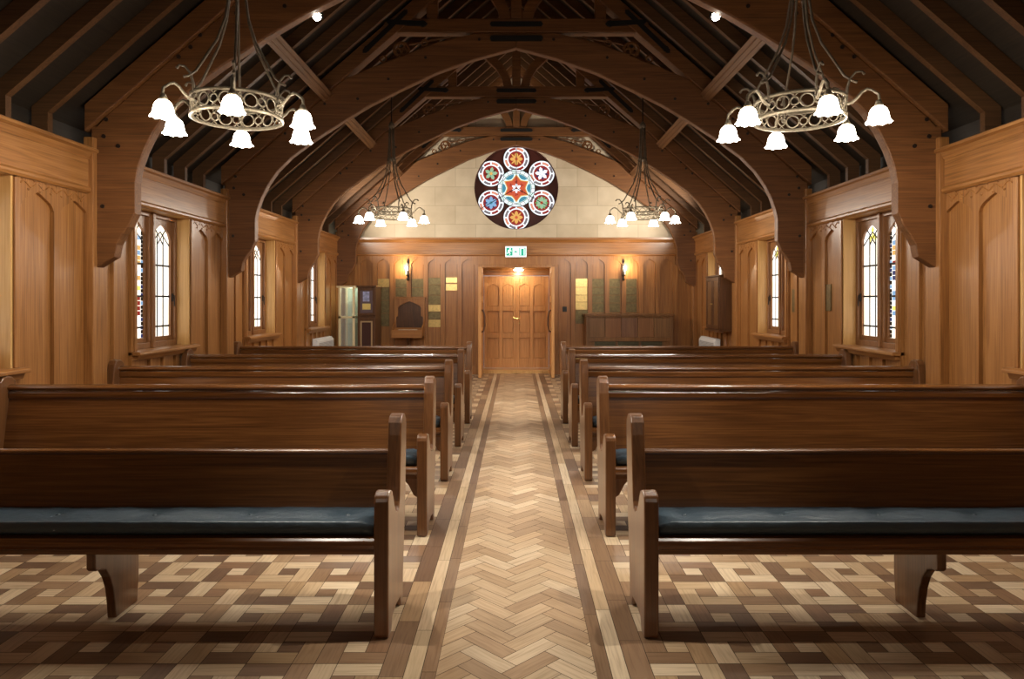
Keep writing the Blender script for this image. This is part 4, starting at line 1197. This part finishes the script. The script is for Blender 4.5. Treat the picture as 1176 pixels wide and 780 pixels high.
for z in (.55, .98, 1.38): MB().box(-hx + .02, hx - .02, -hy + .04, hy - .02, z, z + .008).build('glass_shelf', M['clear'], r1)
tag(r1, 'tall narrow glass display case with a pale frame in the left far corner', 'display case')
point('display_case_light', (-3.08, 13.15, 1.60), 2.2, (.9, 1, .88), .005)
root = empty('notice_cabinet', (-2.75, 13.28, 0))
mb = MB().box(-.165, .165, -.28, .255, 0, 1.66); mb.build('carcass', M['darkwood'], root, bevel=.006)
MB().box(-.18, .18, -.30, .255, 1.66, 1.69).build('top_board', M['darkwood'], root, bevel=.004)
mb = MB()
dr = MB().holes([(-.16, 1.14), (.16, 1.14), (.16, 1.65), (-.16, 1.65)], [[(-.115, 1.19), (.115, 1.19), (.115, 1.60), (-.115, 1.60)]], -.305, -.28, 'XZ').build('upper_door', M['darkwood'], root, bevel=.004)
MB().box(-.115, .115, -.291, -.289, 1.19, 1.60).build('backing', plain('violet_grey_board', lin((96, 78, 84)), .4), dr)
dr = MB().holes([(-.16, .10), (.16, .10), (.16, 1.10), (-.16, 1.10)], [[(-.11, .16), (.11, .16), (.11, 1.04), (-.11, 1.04)]], -.305, -.28, 'XZ').build('lower_door', M['darkwood'], root, bevel=.004)
MB().holes([(-.11, .16), (.11, .16), (.11, 1.04), (-.11, 1.04)], [[(-.085, .185), (.085, .185), (.085, 1.015), (-.085, 1.015)]], -.308, -.29, 'XZ').build('bead', plain('worn_pale_bead', lin((168, 140, 104)), .5), dr)
MB().box(-.085, .085, -.291, -.289, .185, 1.015).build('backing', plain('dusky_glass', lin((72, 52, 50)), .15), dr)
tag(root, 'brown wooden notice cabinet beside the glass display case', 'cabinet')
a = MB().box(-.065, .055, -.294, -.292, 1.40, 1.58).build('poster', [plain('poster_blue_white', lin((150, 156, 196)), .5, noise=.6, nscale=14)], loc=(-2.75, 13.28, 0)); tag(a, 'blue and white notice pinned in the upper door of the notice cabinet', 'poster')
a = MB().box(-.075, .075, -.294, -.292, 1.25, 1.36).build('notice', plain('notice_yellow', lin((216, 192, 112)), .6, noise=.15, nscale=60), loc=(-2.75, 13.28, 0)); tag(a, 'small yellow notice below the blue poster in the notice cabinet', 'notice')

# oak chest on the right of the doors
cx0, cx1 = 1.29, 2.90; cy = 13.10; cw = cx1 - cx0; cz = 1.165
root = empty('oak_chest', ((cx0 + cx1)/2, 13.33, 0)); hw = cw/2
MB().box(-hw, hw, -.20, .235, 0, cz - .03).build('body', M['chest'], root)
MB().box(-hw - .03, hw + .03, -.26, .24, cz - .035, cz).build('top_slab', M['chest'], root, bevel=.008)
MB().box(-hw - .01, hw + .01, -.235, -.0, cz - .065, cz - .035).build('top_moulding', M['chest'], root, bevel=.008)
for k in range(5):
    a = -hw + .05 + k*(cw - .10)/5; b = a + (cw - .10)/5
    MB().box(a + .004, b - .004, -.222, -.20, .735, cz - .07).build('front_panel', wood('chest_plank', lin((60 + 10*(k % 3), 40 + 6*(k % 2), 24)), lin((112 + 8*(k % 2), 78, 46 + 10*(k == 2))), lin((142, 104, 66)), 'Z', .35, .6), root, bevel=.003)
mb = MB()
for s_ in (-1, 1): mb.box(s_*hw, s_*(hw - .06), -.235, -.20, 0, cz - .06)
mb.box(-hw + .06, hw - .06, -.235, -.2, .66, .735); mb.box(-hw + .06, hw - .06, -.235, -.2, 0, .15)
mb.build('front_frame', M['chest'], root, bevel=.004)
for k in range(3):
    a = -hw + .16 + k*(cw - .32)/3; b = a + (cw - .32)/3 - .04
    d_ = MB().box(a, b, -.225, -.2, .15, .655).build('carved_panel', M['carve'], root, bevel=.004)
    mb = MB(); m_ = (a + b)/2
    for r_ in (.16, .10, .05): mb.ring((m_, -.228, .42), r_, .010, 'Y', 24, 6)
    for q in range(8): an = q*PI/4; mb.tube([(m_ + .05*math.cos(an), -.228, .42 + .05*math.sin(an)), (m_ + .19*math.cos(an), -.228, .42 + .19*math.sin(an))], .007, 5)
    mb.box(a, b, -.232, -.225, .60, .62)
    mb.build('carving', M['carve'], d_)
tag(root, 'long oak chest with plain upper boards and dark carved panels under the right sconce', 'chest')

# hanging wall cabinet on the right wall
root = empty('wall_cabinet', (W - .006, 11.55, .92))
MB().box(-.20, 0, -.37, .37, .03, .88).build('carcass', M['darkwood'], root, bevel=.004)
MB().box(-.225, 0, -.395, .395, .88, .905).build('top_board', M['darkwood'], root, bevel=.004)
MB().box(-.225, 0, -.395, .395, .0, .03).build('bottom_board', M['darkwood'], root, bevel=.004)
for s_ in (-1, 1):
    d_ = MB().holes([(0, .04), (s_*.36, .04), (s_*.36, .87), (0, .87)], [[(s_*.06, .10), (s_*.31, .10), (s_*.31, .81), (s_*.06, .81)]], -.222, -.20, 'YZ').build('door', M['darkwood'], root, bevel=.003)
    MB().box(-.212, -.2, s_*.06, s_*.31, .10, .81).build('door_field', M['chest'], d_)
    MB().lathe([(0, 0), (.01, 0), (.01, .02), (0, .02)], (-.232, s_*.03, .43), 10).build('knob', M['brass'], d_)
tag(root, 'dark wooden wall cabinet hanging before the far right window', 'cabinet')

# white heaters below the far windows
for sx in (-1, 1):
    root = empty('wall_heater', (sx*(W - .032), 12.25, .35))
    mb = MB().prism([(0, 0), (-sx*.10, 0), (-sx*.10, .38), (-sx*.06, .43), (0, .43)], -.5, .5, 'XZ'); mb.build('casing', M['white'], root, bevel=.008)
    mb = MB()
    for k in range(14): mb.box(-sx*.101, -sx*.103, -.44, .44, .08 + k*.02, .09 + k*.02)
    mb.build('grille', plain('grille_grey_' + names[sx], lin((150, 152, 158)), .5), root)
    tag(root, f'white convector heater under the last window of the {names[sx]} wall', 'heater', 'white convector heaters')
